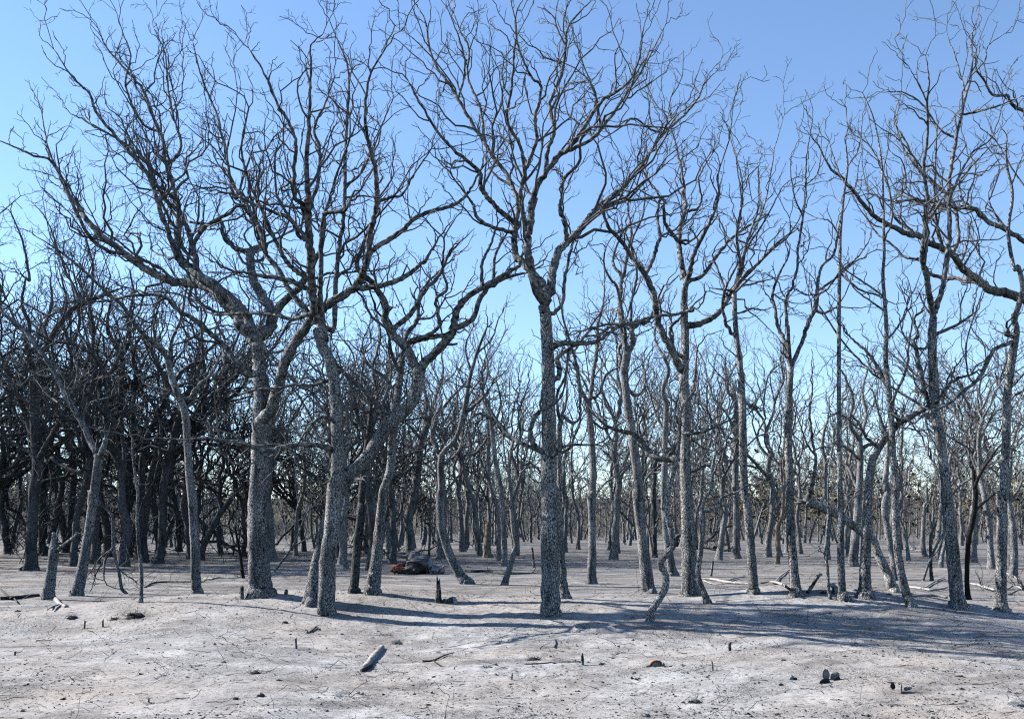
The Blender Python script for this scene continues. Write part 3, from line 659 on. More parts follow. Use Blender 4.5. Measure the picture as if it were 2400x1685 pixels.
T('dark oak behind the leaning left one, with its crown forked at half height',
  'P 892,470,90 890,430,74 888,250,66 885,0,66 E 680,1300,60 676,1120,56 665,1040,50',
  ['E 660,1050,42 640,950,40 640,850,38 655,700,34 660,600,30 655,540,27 600,440,22 580,370,18 600,230,12', 'E 655,545,22 700,450,20 690,340,17 720,220,13 700,80,9', 'E 685,1050,30 705,960,28 715,800,26 735,650,23 720,520,18 780,400,13', 'E 640,860,20 560,790,18 480,690,16 400,590,13 400,440,9', 'E 655,720,20 740,680,18 840,640,15 940,540,11', 'E 580,380,14 500,320,12 420,300,8'], 44, bark='bark_dark', limbm='limb_dark', twigm='twig_dark', dens=1.1)
T('dark oak with trunk splitting low into two, behind the slim pole on the left',
  'X 338,1318,26 337,1290,20 333,1230,17 332,1120,16 336,1060,16', ['E 772,1060,34 785,1000,32 830,900,29 880,800,26 930,700,23 1010,600,19 1100,560,14', 'E 770,1060,28 735,1000,26 715,900,24 720,750,21 690,640,16', 'E 880,800,18 900,650,16 980,520,12', 'E 800,950,18 900,900,15 1000,800,12 1080,760,8'], 45, bark='bark_dark', limbm='limb_dark', twigm='twig_dark', dens=1.1)
T('slim pole-like dead stem with wavy outline in the left foreground',
  'P 995,788,34 998,720,26 1000,600,27 990,480,27 975,330,26 970,150,24 975,0,22 E 740,1250,15 720,1100,13 715,980,10', [], 46, dens=0.4, lens=0.5, trunk_twigs=0.25, limbm='limb', name='dead_sapling')
T('dark oak on the left with foot curving in from the left and tall leaning top',
  'P 1108,515,110 1125,470,68 1140,400,60 1150,200,56 1150,0,54 E 890,1200,44 915,1080,42 945,960,38 965,870,34',
  ['E 960,880,30 1000,760,27 1060,640,23 1100,540,18 1180,460,13', 'E 955,900,24 900,800,22 880,650,19 820,520,15 840,400,10', 'E 925,1060,20 1000,1000,18 1080,960,14 1160,860,9', 'E 900,1180,18 860,1080,16 870,940,13 840,820,9'], 47, bark='bark_dark', limbm='limb_dark', twigm='twig_dark', dens=1.0)
T('slim grey oak standing left of the thickest oak, its top sweeping far left',
  'P 1392,722,90 1388,690,74 1385,600,70 1375,350,64 1355,0,60 E 1040,1350,45 1020,1150,42 1010,1000,40 1000,850,38 960,750,35 930,660,33 905,560,31',
  ['E 905,560,28 850,490,26 790,440,25 740,380,24 690,300,22 620,230,19 560,180,17 430,60,13 A 300,1340,9 200,1280,5', 'E 960,760,20 1020,770,19 1060,710,17 1150,620,13 1200,500,9', 'E 915,580,20 930,450,18 980,330,15 1000,200,11', 'E 970,770,16 880,720,15 800,700,12 740,640,9', 'E 740,380,15 700,400,13 600,380,10', 'E 1005,850,15 940,800,13 860,740,10', 'E 850,490,14 830,380,12 860,260,8'], 48, dens=1.0)
T('thin twisted oak at the far left edge, leaning right at the top',
  'P 80,412,52 90,370,34 105,260,30 150,90,29 152,30,26 E 108,1290,20 108,1150,19 100,1000,17 85,880,14', ['E 100,960,13 60,860,11 70,740,8', 'E 95,930,12 130,820,10 120,720,7'], 49, bark='bark_dark', limbm='limb_dark', twigm='twig_dark', dens=0.9, lens=0.8)
T('dark oak behind the broken snag on the left, leaning right',
  'P 470,416,66 478,360,52 490,250,47 515,0,42 E 400,1180,30 380,1050,28 350,900,24', ['E 390,1120,22 440,1000,20 500,880,17 520,760,12', 'E 355,930,18 300,800,15 310,680,11'], 50, bark='bark_dark', limbm='limb_dark', twigm='twig_dark', dens=1.0)
# between the thickest oak and the centre oak
T('oak leaning right behind the mound, right of the two mound oaks',
  'Q 980,733,125 975,695,105 985,600,92 1000,500,82 1030,200,70 1050,0,63 F 955,1150,47 965,980,45 985,820,42 1005,680,37 1020,560,31',
  ['F 1020,560,26 1040,430,23 1100,340,20 1120,200,16 1200,100,12 1290,20,8', 'F 1010,640,22 960,520,19 940,400,15 880,290,11', 'F 995,760,20 930,660,18 850,600,14 800,520,10', 'F 1100,340,14 1180,330,12 1250,230,9'], 51, dens=0.85)
T('thin straight oak with dark foot, left one of the three behind the mound',
  'Q 842,718,95 840,690,68 850,600,62 870,350,58 900,100,55 F 790,1400,38 805,1250,36 815,1100,33 840,950,29 850,800,24', ['F 845,900,22 880,760,20 860,600,17 900,450,13 880,300,9', 'F 830,1000,19 780,880,17 760,740,14 690,600,10', 'F 850,800,17 800,700,14 810,560,10'], 52, bark='bark_dark', limbm='limb', dens=0.9)
T('bowed dark oak between the two pale trunks behind the mound',
  'Q 950,562,62 955,520,52 978,400,52 965,200,50 945,30,45 F 840,1300,36 830,1150,34 835,1000,30 870,860,25', ['F 860,900,20 920,780,17 960,640,13 940,500,9', 'F 845,960,18 810,840,15 830,700,11'], 53, bark='bark_dark', limbm='limb_dark', dens=0.9)
T('grey oak rising behind the carcass with a bulge in its lower trunk',
  'Q 1236,444,70 1236,400,62 1234,300,64 1226,190,70 1250,120,66 1275,0,62 F 1080,1330,43 1100,1200,40 1115,1050,38 1142,950,34 1165,880,28',
  ['F 1165,880,20 1220,840,18 1290,760,15 1350,700,10', 'F 1140,960,22 1150,800,20 1130,660,17 1160,560,12', 'F 1130,990,18 1070,930,16 1030,900,12 1000,930,8', 'F 1165,870,18 1200,760,16 1240,640,12 1230,520,8'], 54, dens=0.8)
T('bent oak right of the carcass whose foot slants down to the right',
  'Q 1650,658,95 1625,635,82 1590,590,72 1520,450,62 1460,250,58 1450,50,52 F 1228,1250,34 1225,1120,33 1240,1060,28 1310,980,26 1350,850,24 1380,680,21 1420,530,18 1470,400,14',
  ['F 1222,1110,22 1212,1060,20 1180,990,17 1190,880,15 1230,800,11 1220,700,8', 'F 1350,850,16 1440,780,13 1500,700,9', 'F 1395,620,13 1360,500,11 1400,380,8', 'F 1420,530,12 1500,450,10 1540,330,7', 'F 1230,1130,16 1300,1080,14 1350,1010,10'], 55, dens=0.8)
T('slim oak left of the centre oak with a hooked level limb',
  'R 248,532,60 250,480,42 250,400,38 235,150,36 225,0,34 F 1560,1300,27 1522,1100,25 1505,950,23 1492,860,20',
  ['F 1495,870,20 1520,880,19 1570,960,18 1612,990,15', 'F 1492,880,17 1430,850,15 1360,910,11', 'F 1490,860,17 1450,760,15 1480,620,12 1460,480,8', 'F 1500,930,14 1550,800,12 1530,680,8'], 56, dens=0.8)
T('short curved young oak in front of the hooked-limb oak',
  'R 250,664,52 262,620,44 280,560,41 315,440,36 330,380,33 310,280,30 295,100,28 G 225,1250,20 215,1150,17 235,1000,14', ['G 225,1180,12 190,1080,10 180,980,7', 'G 232,1050,12 280,980,10 290,880,7'], 57, dens=0.6, lens=0.7)
T('straight slim oak at mid distance left of the broken tan trunk',
  'R 75,460,52 70,400,40 45,200,38 20,50,34 F 1390,1300,26 1350,1150,24 1310,1040,20', ['F 1330,1100,18 1420,1060,15 1480,980,11', 'F 1310,1050,15 1290,920,12 1310,800,8'], 58, dens=0.7)
T('tan barkless trunk snapped off short, left of the centre oak',
  'R 132,470,72 130,430,54 130,350,48 136,250,42 140,232,26', ['R 128,245,14 120,225,8'], 59, bark='tan_wood', limbm='tan_wood', broken=True, dens=0.2, levels=1, lens=0.2, trunk_twigs=0, name='snapped_tree')
T('blackened young oak beside the tall right-edge oak, with stubby raised arms',
  'S 1712,768,52 1710,720,38 1705,600,34 1718,350,36 1750,200,36 1768,30,32 H 1345,1240,22 1338,1150,15',
  ['H 1350,1250,20 1380,1170,18 1430,1090,15 1478,1025,9', 'S 1770,140,24 1830,80,20 1900,20,12'], 60, bark='bark_char', limbm='char', twigm='twig_dark', dens=0.4, lens=0.4, levels=2, trunk_twigs=0.3)
T('grey forked oak behind the rightmost front oak',
  'S 2032,612,66 2036,560,52 2040,450,50 2030,250,46 2010,150,45 1990,0,40 H 1520,1250,26 1540,1100,22', ['H 1535,1330,18 1580,1260,15 1612,1200,11', 'H 1530,1180,16 1500,1050,13 1560,930,9'], 61, dens=0.7)
T('slim oak with crooked waist behind the pole-like oak, right side',
  'S 905,535,80 905,490,64 915,350,60 930,200,56 940,0,50 H 720,1250,36 730,1100,33 725,980,28', ['H 728,1050,24 770,1020,21 860,1010,15', 'H 722,1000,22 670,900,19 690,780,15 640,640,11', 'H 725,980,20 760,860,17 740,720,14 790,560,10', 'H 722,1100,16 660,1040,14 600,1010,10', 'H 715,1250,22 680,1170,19 650,1100,13'], 62, dens=0.9)
T('knotted brown-scarred thin oak left of the narrow-forked oak',
  'S 366,516,42 368,440,34 370,300,32 366,250,28 400,180,24 410,0,20 H 318,1200,12 310,1100,9', ['S 372,240,16 350,180,13 330,100,9'], 63, bark='tan_wood', limbm='limb', dens=0.5, lens=0.6)
T('very thin wavy dead sapling before the pole-like oak',
  'S 742,762,26 730,700,20 722,560,20 715,480,18 722,420,16 735,370,15 715,300,14 728,200,13 725,60,12 H 560,1150,7 580,1020,5', ['S 718,470,9 680,430,7 650,430,4'], 64, dens=0.35, lens=0.4, name='dead_sapling', trunk_twigs=0.2)
T('mid-distance oak seen through the gap right of the slender Y oak',
  'R 1002,425,62 1000,390,48 1010,250,44 1030,60,40 G 800,1220,26 830,1120,24', ['G 815,1170,19 860,1060,16 880,980,12', 'G 815,1170,17 760,1090,14 720,1050,10', 'R 1030,110,20 1080,160,17 1160,250,13'], 65, dens=0.7)
T('dark straight trunk at mid distance just left of the S-curved young oak',
  'R 1312,470,40 1310,400,32 1308,200,32 1300,0,32 G 1000,1200,22 1005,1050,19', ['R 1300,270,16 1330,210,13 1335,190,9'], 66, bark='bark_dark', dens=0.7)
T('grey oak with wavering stem at mid distance, right of the S-curved crossing stems',
  'S 1410,465,44 1400,420,32 1395,300,30 1410,100,28 H 1090,1350,20 1085,1250,17', ['S 1405,150,15 1450,50,12 1460,0,9'], 67, dens=0.6, lens=0.8)


# ------------------------------------------------------------------ the wood behind: prototypes, then every tree its own object
def proto(name, seed, H, r0, n_limb, spread, bark, limbm, twigm, dens, levels, rmin, split, parts=True, low=0, lup=0.10, lwig=0.24):
    rng = np.random.RandomState(seed)
    root = thing(name, (0, 0, 0), '', 'tree')
    hT = H * split
    K = 12; pts = np.zeros((1, K + 1, 3)); pts[0, :, 2] = np.linspace(-0.4, hT, K + 1)
    w = np.cumsum(rng.randn(K + 1, 2) * 0.13, 0); w -= w[1]; pts[0, :, :2] = w * np.linspace(0, 1, K + 1)[:, None] ** 0.5
    pts[0, :, 0] += np.linspace(0, 1, K + 1) * rng.uniform(-0.5, 0.5)
    h = np.linspace(0, 1, K + 1)
    rad = r0 * (1 - 0.42 * h) ; rad[0] *= 1.5; rad[1] *= 1.2
    fine = resample(np.column_stack([catmull(np.column_stack([pts[0], rad]), 3)]), 26)
    mb = MB(); flare_trunk(mb, fine[:, :3], fine[:, 3], 9, rng)
    mb.obj('trunk', M[bark], root)
    st, d, pi, t, r = spawn(pts, rad[None], n_limb, rng, 0.55, 1.0, 12, spread, 0.3)
    st[-1] = pts[0, -1]; st[-2] = pts[0, -1]
    L = (H - st[:, 2]) * rng.uniform(0.8, 1.08, n_limb)
    rl = np.clip(r * rng.uniform(0.5, 0.8, n_limb), 0.02, 1)
    Lp, Lr = grow(st, d, L, rl, np.full(n_limb, 0.014), 14, rng, lup, lwig)
    # second-order limbs
    st2, d2, pi2, t2, r2 = spawn(Lp, Lr, 3, rng, 0.15, 0.75, 25, 50, 0.4)
    L2 = L[pi2] * (1 - t2) * rng.uniform(0.6, 1.0, len(t2)) + 0.4
    P2, R2 = grow(st2, d2, L2, r2 * 0.7, np.full(len(L2), 0.010), 12, rng, lup, lwig + 0.03)
    if low:
        s3, d3, p3, t3, r3 = spawn(pts, rad[None], low, rng, 0.35, 0.8, 50, 85, 0.1)
        P3, R3 = grow(s3, d3, rng.uniform(0.8, 2.2, low), np.full(low, 0.03), np.full(low, 0.009), 12, rng, 0.10, 0.34)
        P2 = np.concatenate([P2, P3]); R2 = np.concatenate([R2, R3])
    if parts:
        for i in range(n_limb):
            b = MB(); b.tubes(Lp[i:i + 1], Lr[i:i + 1], 6, 0.05, rng); b.obj('limb', M[limbm], root)
        mb = MB()
    else:
        mb = MB(); mb.tubes(Lp, Lr, 4)
    mb.tubes(P2, R2, 5 if parts else 3)
    A = np.concatenate([np.array([resample(np.column_stack([p, q]), 13) for p, q in zip(Lp, Lr)]), np.array([resample(np.column_stack([p, q]), 13) for p, q in zip(P2, R2)])])
    twigs(mb, A[..., :3], A[..., 3], rng, dens, 0.9, rmin, levels)
    mb.obj('crown', M[twigm], root)
    return root

MID = [proto('oak_tree', 200 + i, H, r, n, s, 'far_bark', 'far_bark', 'twig', 0.5, 3, 0.0075, sp, True, 4, 0.08, 0.30) for i, (H, r, n, s, sp) in enumerate(
    [(12.0, .15, 4, 32, .55), (13.0, .17, 5, 38, .50), (11.0, .12, 4, 30, .60), (12.5, .14, 3, 26, .58), (10.5, .11, 4, 40, .55), (13.5, .19, 5, 42, .45), (11.5, .10, 3, 24, .65), (9.0, .09, 4, 36, .55)])]
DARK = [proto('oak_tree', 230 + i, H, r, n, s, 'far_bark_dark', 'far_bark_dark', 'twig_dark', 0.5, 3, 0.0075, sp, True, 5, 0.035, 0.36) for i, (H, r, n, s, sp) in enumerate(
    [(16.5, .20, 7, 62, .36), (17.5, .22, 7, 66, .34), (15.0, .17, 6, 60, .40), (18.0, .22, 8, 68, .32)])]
FAR = [proto('oak_tree', 260 + i, H, r, n, s, 'far_bark', 'far_bark', 'twig', 0.40, 2, 0.013, sp, False, 5, 0.08, 0.32) for i, (H, r, n, s, sp) in enumerate(
    [(11.5, .14, 4, 36, .5), (12.5, .16, 5, 42, .48), (10.0, .11, 4, 38, .55), (13.0, .17, 5, 46, .45), (9.0, .09, 4, 40, .5), (12.0, .12, 3, 30, .6)])]

LM = [(60, 'the flared left-edge oak'), (205, 'the leaning left-hand oak'), (330, 'the slim left-hand pole'), (448, 'the slim grey left oak'), (600, 'the thickest oak'),
      (775, 'the pale oak on the mound'), (890, 'the oak leaning behind the mound'), (970, 'the oak behind the carcass'), (1040, 'the bent oak by the carcass'), (1165, 'the hooked-limb oak'), (1285, 'the centre oak'),
      (1385, 'the narrow Y oak'), (1480, 'the double-bent oak'), (1600, 'the large right-centre oak'), (1750, 'the fan-topped slim oak'), (1850, 'the narrow-forked oak'), (1968, 'the straight pole-like oak'),
      (2105, 'the crossing curved oak'), (2215, 'the tall right-edge oak'), (2350, 'the rightmost front oak')]
ORD = ['first', 'second', 'third', 'fourth', 'fifth', 'sixth', 'seventh', 'eighth', 'ninth', 'tenth', 'eleventh', 'twelfth']
FARREG = [(575, 'left of the thickest oak'), (1230, 'between thickest and centre oaks'), (1590, 'just right of the centre oak'), (1990, 'left of the pole-like oak'), (9999, 'right of the pole-like oak')]
rb = np.random.RandomState(77)
placed = [np.array(p) for p in TREE_SPOTS]
used = set(); WAIT = []
def put(protos, x, y, lab, grp, smin, smax):
    p = protos[rb.randint(len(protos))]
    s = rb.uniform(smin, smax); sz = s * rb.uniform(0.92, 1.08); z = float(ground_z(x, y, False))
    px = 1200 + x / y * FPX; rot = rb.uniform(0, 6.28)
    if '%s' in lab: lab = lab % next(n for lim, n in FARREG if px < lim)
    if p.name not in used:
        used.add(p.name); o = p; p.location = (x, y, z); p.rotation_euler = (0, 0, rot); p.scale = (s, s, sz); p['label'] = lab; p['group'] = grp
    else: o = copy_tree(p, (x, y, z), rot, (s, s, sz), lab, grp)
    if '#' in lab:
        d, side, nm = min((abs(px - q), 'left' if px < q else 'right', n) for q, n in LM)
        WAIT.append((lab, side, nm, d, o))
    placed.append(np.array((x, y)))
def scatter(n, y0, y1, mind, x_lo, x_hi, protos, lab, grp, smin=0.9, smax=1.1, keep=None):
    c = 0; tries = 0
    while c < n and tries < n * 60:
        tries += 1
        y = math.sqrt(rb.uniform(y0 ** 2, y1 ** 2)); px = rb.uniform(x_lo, x_hi); x = (px - 1200) / FPX * y
        if keep and not keep(px, y): continue
        P = np.array(placed)
        if np.hypot(P[:, 0] - x, P[:, 1] - y).min() < mind: continue
        put(protos, x, y, lab, grp, smin, smax); c += 1
clear = lambda px, y: not (860 < px < 1120 and y < 46)
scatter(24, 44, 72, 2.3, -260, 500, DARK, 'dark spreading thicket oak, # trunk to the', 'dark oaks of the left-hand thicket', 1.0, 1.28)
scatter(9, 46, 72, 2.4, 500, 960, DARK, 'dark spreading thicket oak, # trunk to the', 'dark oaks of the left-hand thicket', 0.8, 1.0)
scatter(74, 42, 82, 1.9, 540, 2600, MID, 'slim mid-distance oak, # to the', 'slim bare oaks at middle distance', 0.9, 1.22, clear)
scatter(140, 80, 165, 2.2, -100, 2500, FAR, 'small bare oak far back in the wood %s', 'small bare oaks far back in the wood', 0.9, 1.2)
seen = {}
for lab, side, nm, d, o in sorted(WAIT, key=lambda w: w[3]):
    k = (lab, side, nm); i = seen.get(k, 0); seen[k] = i + 1
    o['label'] = lab.replace('#', ORD[min(i, 11)]) + ' ' + side + ' of ' + nm

# ------------------------------------------------------------------ the distant wood that closes the view: one uncountable mass
def distant_wood():
    rng = np.random.RandomState(5); mb = MB()
    n = 950
    y = 95 + 200 * rng.rand(n) ** 1.2; x = (rng.uniform(-500, 2900, n) - 1200) / FPX * y
    H = rng.uniform(7.5, 12.5, n)
    st = np.stack([x, y, ground_z(x, y, False) - 0.3], 1); d = np.column_stack([rng.randn(n, 2) * 0.1, np.ones(n)])
    T, R = grow(st, d, H * 0.7, rng.uniform(.07, .17, n), np.full(n, .04), 6, rng, 0.2, 0.14); mb.tubes(T, R, 4)
    s, d, pi, t, r = spawn(T, R, 7, rng, 0.3, 1.0, 25, 65, 0.3)
    B, RB = grow(s, d, H[pi] * rng.uniform(0.2, 0.42, len(t)), r * 0.6, np.full(len(t), 0.022), 5, rng, 0.12, 0.34); mb.tubes(B, RB, 3)
    s, d, pi, t, r = spawn(B, RB, 5, rng, 0.2, 1.0, 25, 70, 0.3)
    Cc, RC = grow(s, d, rng.uniform(0.8, 2.2, len(t)), np.full(len(t), .024), np.full(len(t), .014), 2, rng, 0.12, 0.3); mb.tubes(Cc, RC, 3)
    # brushy understorey that hides the skyline
    n = 1100
    y = rng.uniform(120, 290, n); x = (rng.uniform(-500, 2900, n) - 1200) / FPX * y
    q = np.repeat(np.arange(n), 22); m = len(q)
    st = np.stack([x[q] + rng.randn(m) * 0.8, y[q] + rng.randn(m) * 0.8, rng.uniform(-0.2, 1.8, m) + ground_z(x, y, False)[q]], 1)
    d = np.column_stack([rng.randn(m, 2) * 0.6, rng.uniform(0.2, 1.0, m)])
    Bu, RBu = grow(st, d, rng.uniform(0.8, 2.6, m), np.full(m, .028), np.full(m, .012), 2, rng, 0.05, 0.35); mb.tubes(Bu, RBu, 3)
    o = mb.obj('distant_wood', M['far_bark']); tag(o, 'grey distant wood of bare trees closing the horizon', 'wood', None, 'stuff')
    # scorched leaves still hanging in part of it
    s, d, pi, t, r = spawn(B, RB, 9, rng, 0.2, 1.0, 25, 80, 0.2)
    keep = (fbm(s[:, 0] / 14, s[:, 1] / 30, 9, 3) + np.where(s[:, 0] > 20, 0.10, -0.03)) > 0.0
    s = s[keep]; k = len(s)
    off = rng.randn(k, 3) * 0.5
    c = s + off; a = unit(rng.randn(k, 3)); b_ = unit(np.cross(a, rng.randn(k, 3))); z = rng.uniform(0.12, 0.32, k)[:, None]
    V = np.stack([c - a * z, c + b_ * z * 0.7, c + a * z, c - b_ * z * 0.7], 1).reshape(-1, 3)
    m2 = MB(); m2.add(V, np.arange(k * 4).reshape(-1, 4))
    o = m2.obj('scorched_leaves', M['leaf_brown'], None, False); tag(o, 'scorched brown and olive leaves hanging in the distant wood', 'foliage', None, 'stuff')
distant_wood()


# ------------------------------------------------------------------ snags, stumps, fallen wood
FW = 'fallen and broken wood in the ash'
def lying(name, label, cat, trace, mat='limb', lift=0.0, seed=1, tw=0, side=None, group=FW, cap=True, rough=0.09, k=5, part='stem'):
    """wood lying on the ground along a traced line; lift raises its far end"""
    rng = np.random.RandomState(seed); T = parse(trace)
    pts = []; rad = []
    for i, (px, py, w) in enumerate(T):
        x, y, z = hit(px, py); r = w / FPX * y / 2
        pts.append((x, y, z + r * 0.55 + lift * i / max(1, len(T) - 1))); rad.append(r)
    C = catmull(np.column_stack([np.array(pts), rad]), k)
    o0 = C[0, :3].copy(); C[:, :3] -= o0
    root = thing(name, tuple(o0), label, cat, group)
    mb = MB(); mb.tubes(C[None, :, :3], np.maximum(C[None, :, 3], 0.004), 9, rough, rng, cap=cap)
    # close the butt end
    mb.obj(part, M[mat], root)
    b = MB(); b.tubes(np.array([[C[0, :3] + (C[0, :3] - C[1, :3]) * 0.02, C[0, :3] + (C[1, :3] - C[0, :3]) * 0.05]]), np.array([[C[0, 3] * 0.2, C[0, 3] * 1.02]]), 9); b.obj('broken_end', M['char' if mat in ('limb', 'bark', 'bark_dark') else mat], root)
    for s in (side or []):
        S = parse(s); q = []
        for (px, py, w) in S:
            x, y, z = hit(px, py); r = w / FPX * y / 2; q.append((x - o0[0], y - o0[1], z - o0[2] + r + 0.02, max(r, 0.005)))
        D = catmull(np.array(q), 4); m2 = MB(); m2.tubes(D[None, :, :3], D[None, :, 3], 6, 0.08, rng, cap=True); m2.obj('side_branch', M[mat], root)
    if tw:
        Z = resample(C, 14)[None]; m3 = MB(); twigs(m3, Z[..., :3], Z[..., 3], rng, tw, 0.5, 0.005, 2, up=0.15); m3.obj('twig_tangle', M['twig'], root)
    return root

def stub(label, px, py, hpx, wpx, mat='limb', seed=1, name='tree_stub', cat='stub', tilt=(0, 0), group='small burnt stubs poking from the ash', jag=0.25, taper=0.75, hollow=False):
    rng = np.random.RandomState(seed); x, y, z = hit(px, py); s = y / FPX
    h = hpx * s; r = wpx * s / 2; K = 9; sd = 12
    root = thing(name, (x, y, z), label, cat, group)
    t = np.linspace(0, 1, K); a = np.arange(sd) / sd * 2 * math.pi
    top = 1 + jag * (rng.rand(sd) - 0.5) * 2 * np.array([1.0] * sd); top = (top + np.roll(top, 1)) / 2
    V = np.zeros((K, sd, 3)); rr = r * (1 + 0.45 * np.exp(-t * 7)) * (1 - (1 - taper) * t)
    lump = 1 + 0.12 * rng.randn(sd)[None] * 0.6 + rng.randn(K, sd) * 0.05
    for k in range(K):
        V[k, :, 0] = np.cos(a) * rr[k] * lump[k] + tilt[0] * h * t[k] ** 1.2
        V[k, :, 1] = np.sin(a) * rr[k] * lump[k] + tilt[1] * h * t[k]
        V[k, :, 2] = -0.08 * (1 - t[k]) + h * t[k] * (1 + (top - 1) * t[k])
    i = np.arange(K - 1)[:, None] * sd; q = np.arange(sd)[None]; q2 = (q + 1) % sd
    mb = MB(); mb.add(V.reshape(-1, 3), np.stack([i + q, i + q2, i + sd + q2, i + sd + q], -1).reshape(-1, 4))
    mb.obj('stump_wood', M[mat], root)
    c = V[-1].mean(0); c[2] -= r * (1.4 if hollow else 0.5)
    mc = MB(); ring = V[-1] * 1.0; mc.add(np.vstack([ring, c[None]]), None, np.stack([np.arange(sd), (np.arange(sd) + 1) % sd, np.full(sd, sd)], 1))
    mc.obj('broken_top', M['char'], root, False)
    if hollow:
        m4 = MB(); u = np.linspace(0.08, 0.7, 7); bx = (V[2:5, 9:12].mean((0, 1)))
        P = np.array([[0.35 * r, -r * 1.02 * (1 - .2 * w), h * w] for w in u]); m4.tubes(P[None], (r * 0.42 * np.sin(np.linspace(0.3, 2.9, 7)))[None], 8, 0.1, rng); m4.obj('charred_hollow', M['char'], root)
    return root

stub('charred pointed stump with hollow front, standing in the clearing below the carcass', 1028, 1412, 54, 18, 'bark_dark', 3, 'tree_stump', 'stump', (-0.02, 0), None, 0.35, 0.45, True)
stub('short stub at the foot of the thickest oak, on its left', 567, 1402, 26, 11, 'limb', 4, jag=0.2)
stub('low stub at the foot of the thickest oak, on its right', 669, 1395, 13, 10, 'limb', 5, tilt=(0.2, 0))
stub('thin upright stub on bare ash below the left mound', 695, 1524, 28, 5.5, 'limb', 6, tilt=(-0.08, 0))
stub('pair-left stub in the hollow left of the left mound', 197, 1472, 16, 5, 'tan_wood', 7, tilt=(0.15, 0))
stub('pair-right stub in the hollow left of the left mound', 241, 1471, 18, 5, 'tan_wood', 8)
stub('tiny stub near the left edge of the bare ash', 35, 1534, 8, 5, 'limb', 9)
stub('tiny black stub among crumbs in the lower left ash', 349, 1650, 13, 4.5, 'char', 10)
stub('knobby stub at the end of a dark lying branch, below the centre oak', 1365, 1560, 24, 9, 'limb', 11, jag=0.4)
stub('two-horned stub in the ash left of the centre foreground', 1199, 1594, 17, 4, 'limb', 12, tilt=(0.1, 0))
stub('thin straight peg of wood in the right foreground ash', 1670, 1572, 21, 5.5, 'limb', 13, tilt=(-0.03, 0))
stub('thick pale peg of wood right of the S-curved young oak', 1710, 1528, 21, 9, 'limb', 14)
stub('small dark peg on the slope of the right mound', 2038, 1479, 11, 6, 'bark_dark', 15)
stub('black triangular stump just left of the pole-like oak', 1953, 1391, 16, 12, 'char', 16, 'tree_stump', 'stump', (0, 0), None, 0.3, 0.3)
stub('small pale stub in the right-hand shade streaks', 2318, 1513, 9, 5, 'limb', 17)
stub('small crooked stub at middle distance left of the centre oak', 1252, 1330, 44, 7, 'limb', 18, tilt=(-0.12, 0))
stub('split peg of wood at middle distance right of the large right-centre oak', 1666, 1350, 34, 6, 'limb', 19, tilt=(0.15, 0))
lying('lump_of_wood', 'short log end lying against the pointed stump', 'log', 'Q 1480,790,38 1500,795,40 1540,775,36', 'bark_dark', 0, 21)
lying('lump_of_wood', 'pale chunk of bare wood beside the pointed stump', 'wood', 'Q 1515,785,34 1545,780,44 1562,800,20', 'pale_wood', 0, 22)
lying('charred_log', 'pale half-buried log with charred lower end in the foreground', 'log', 'Q 1042,1112,34 1005,1160,50 965,1205,50 925,1255,44', 'pale_wood', 0, 23)
lying('charred_log', 'black tip of the half-buried foreground log', 'log', 'Q 960,1245,34 925,1262,34 895,1275,18', 'char', 0.0, 24)
lying('bent_stick', 'small bent grey stick on the left mound slope', 'stick', 'Q 500,985,14 512,1008,14 545,995,13 580,970,13 586,985,8', 'limb', 0.03, 25)
lying('bleached_log', 'bright bleached broken log on the ash at the left', 'log', 'P 385,762,30 405,790,32 430,815,30 470,830,32', 'pale_wood', 0.0, 26, side=['P 420,815,14 370,830,12 335,850,8', 'P 430,820,14 400,840,12 385,862,8'])
lying('dark_log', 'dark twisted log at the left edge of the ash', 'log', 'P 0,772,36 80,768,34 150,760,32 270,745,26', 'bark_dark', 0.0, 27, side=['P 80,775,18 40,740,16 5,705,12', 'P 100,770,12 125,800,10'])
lying('thin_dark_branch', 'long thin dark branch lying below the centre oak, left of the knobby stub', 'branch', 'R 790,1215,20 700,1212,14 600,1215,13 500,1222,11 370,1225,8', 'bark_dark', 0.0, 28)
lying('thin_dark_branch', 'forked dark twig on the ash left of the centre foreground', 'branch', 'Q 1330,1215,26 1400,1205,14 1480,1170,10 1550,1150,6', 'char', 0.02, 29, side=['Q 1400,1210,10 1470,1255,9 1560,1262,6'])
lying('curled_scrap_twig', 'thin hooked twig on the ash below the centre oak', 'stick', 'R 600,1105,8 612,1080,8 605,1050,6', 'char', 0.0, 30)
lying('thin_dark_branch', 'dark branch on the ground right of the bent oak by the carcass', 'branch', 'Q 1605,568,22 1680,575,20 1760,572,22 R 150,575,26 230,590,22 330,590,16 430,585,10', 'limb_dark', 0.0, 31, tw=0.5)
lying('leaning_log', 'short forked log lifted off the ground left of the pole-like oak', 'log', 'S 580,722,22 620,700,26 655,665,28 678,648,18', 'limb', 0.25, 32)
lying('bleached_branch', 'pale sinuous branch on the floor left of the narrow-forked oak', 'branch', 'S 250,655,14 330,650,16 400,675,18 450,715,18', 'pale_wood', 0.05, 33, side=['S 345,665,10 380,620,10 450,562,7'])
lying('bleached_branch', 'pale fallen branch running right from the large right-centre oak', 'branch', 'R 1640,625,16 1720,630,16 1800,650,18 1900,662,14 1990,668,9', 'pale_wood', 0.05, 34, side=['R 1820,645,12 1880,625,10 1950,612,7', 'R 1650,640,10 1720,665,9 1800,668,6'])
lying('bleached_branch', 'pale wavy branch crossing the floor right of the curved crossing oak', 'branch', 'S 1270,680,16 1350,690,16 1450,708,16 1540,702,13 1575,690,8', 'pale_wood', 0.05, 35, side=['S 1410,695,12 1470,655,11 1545,618,8'])
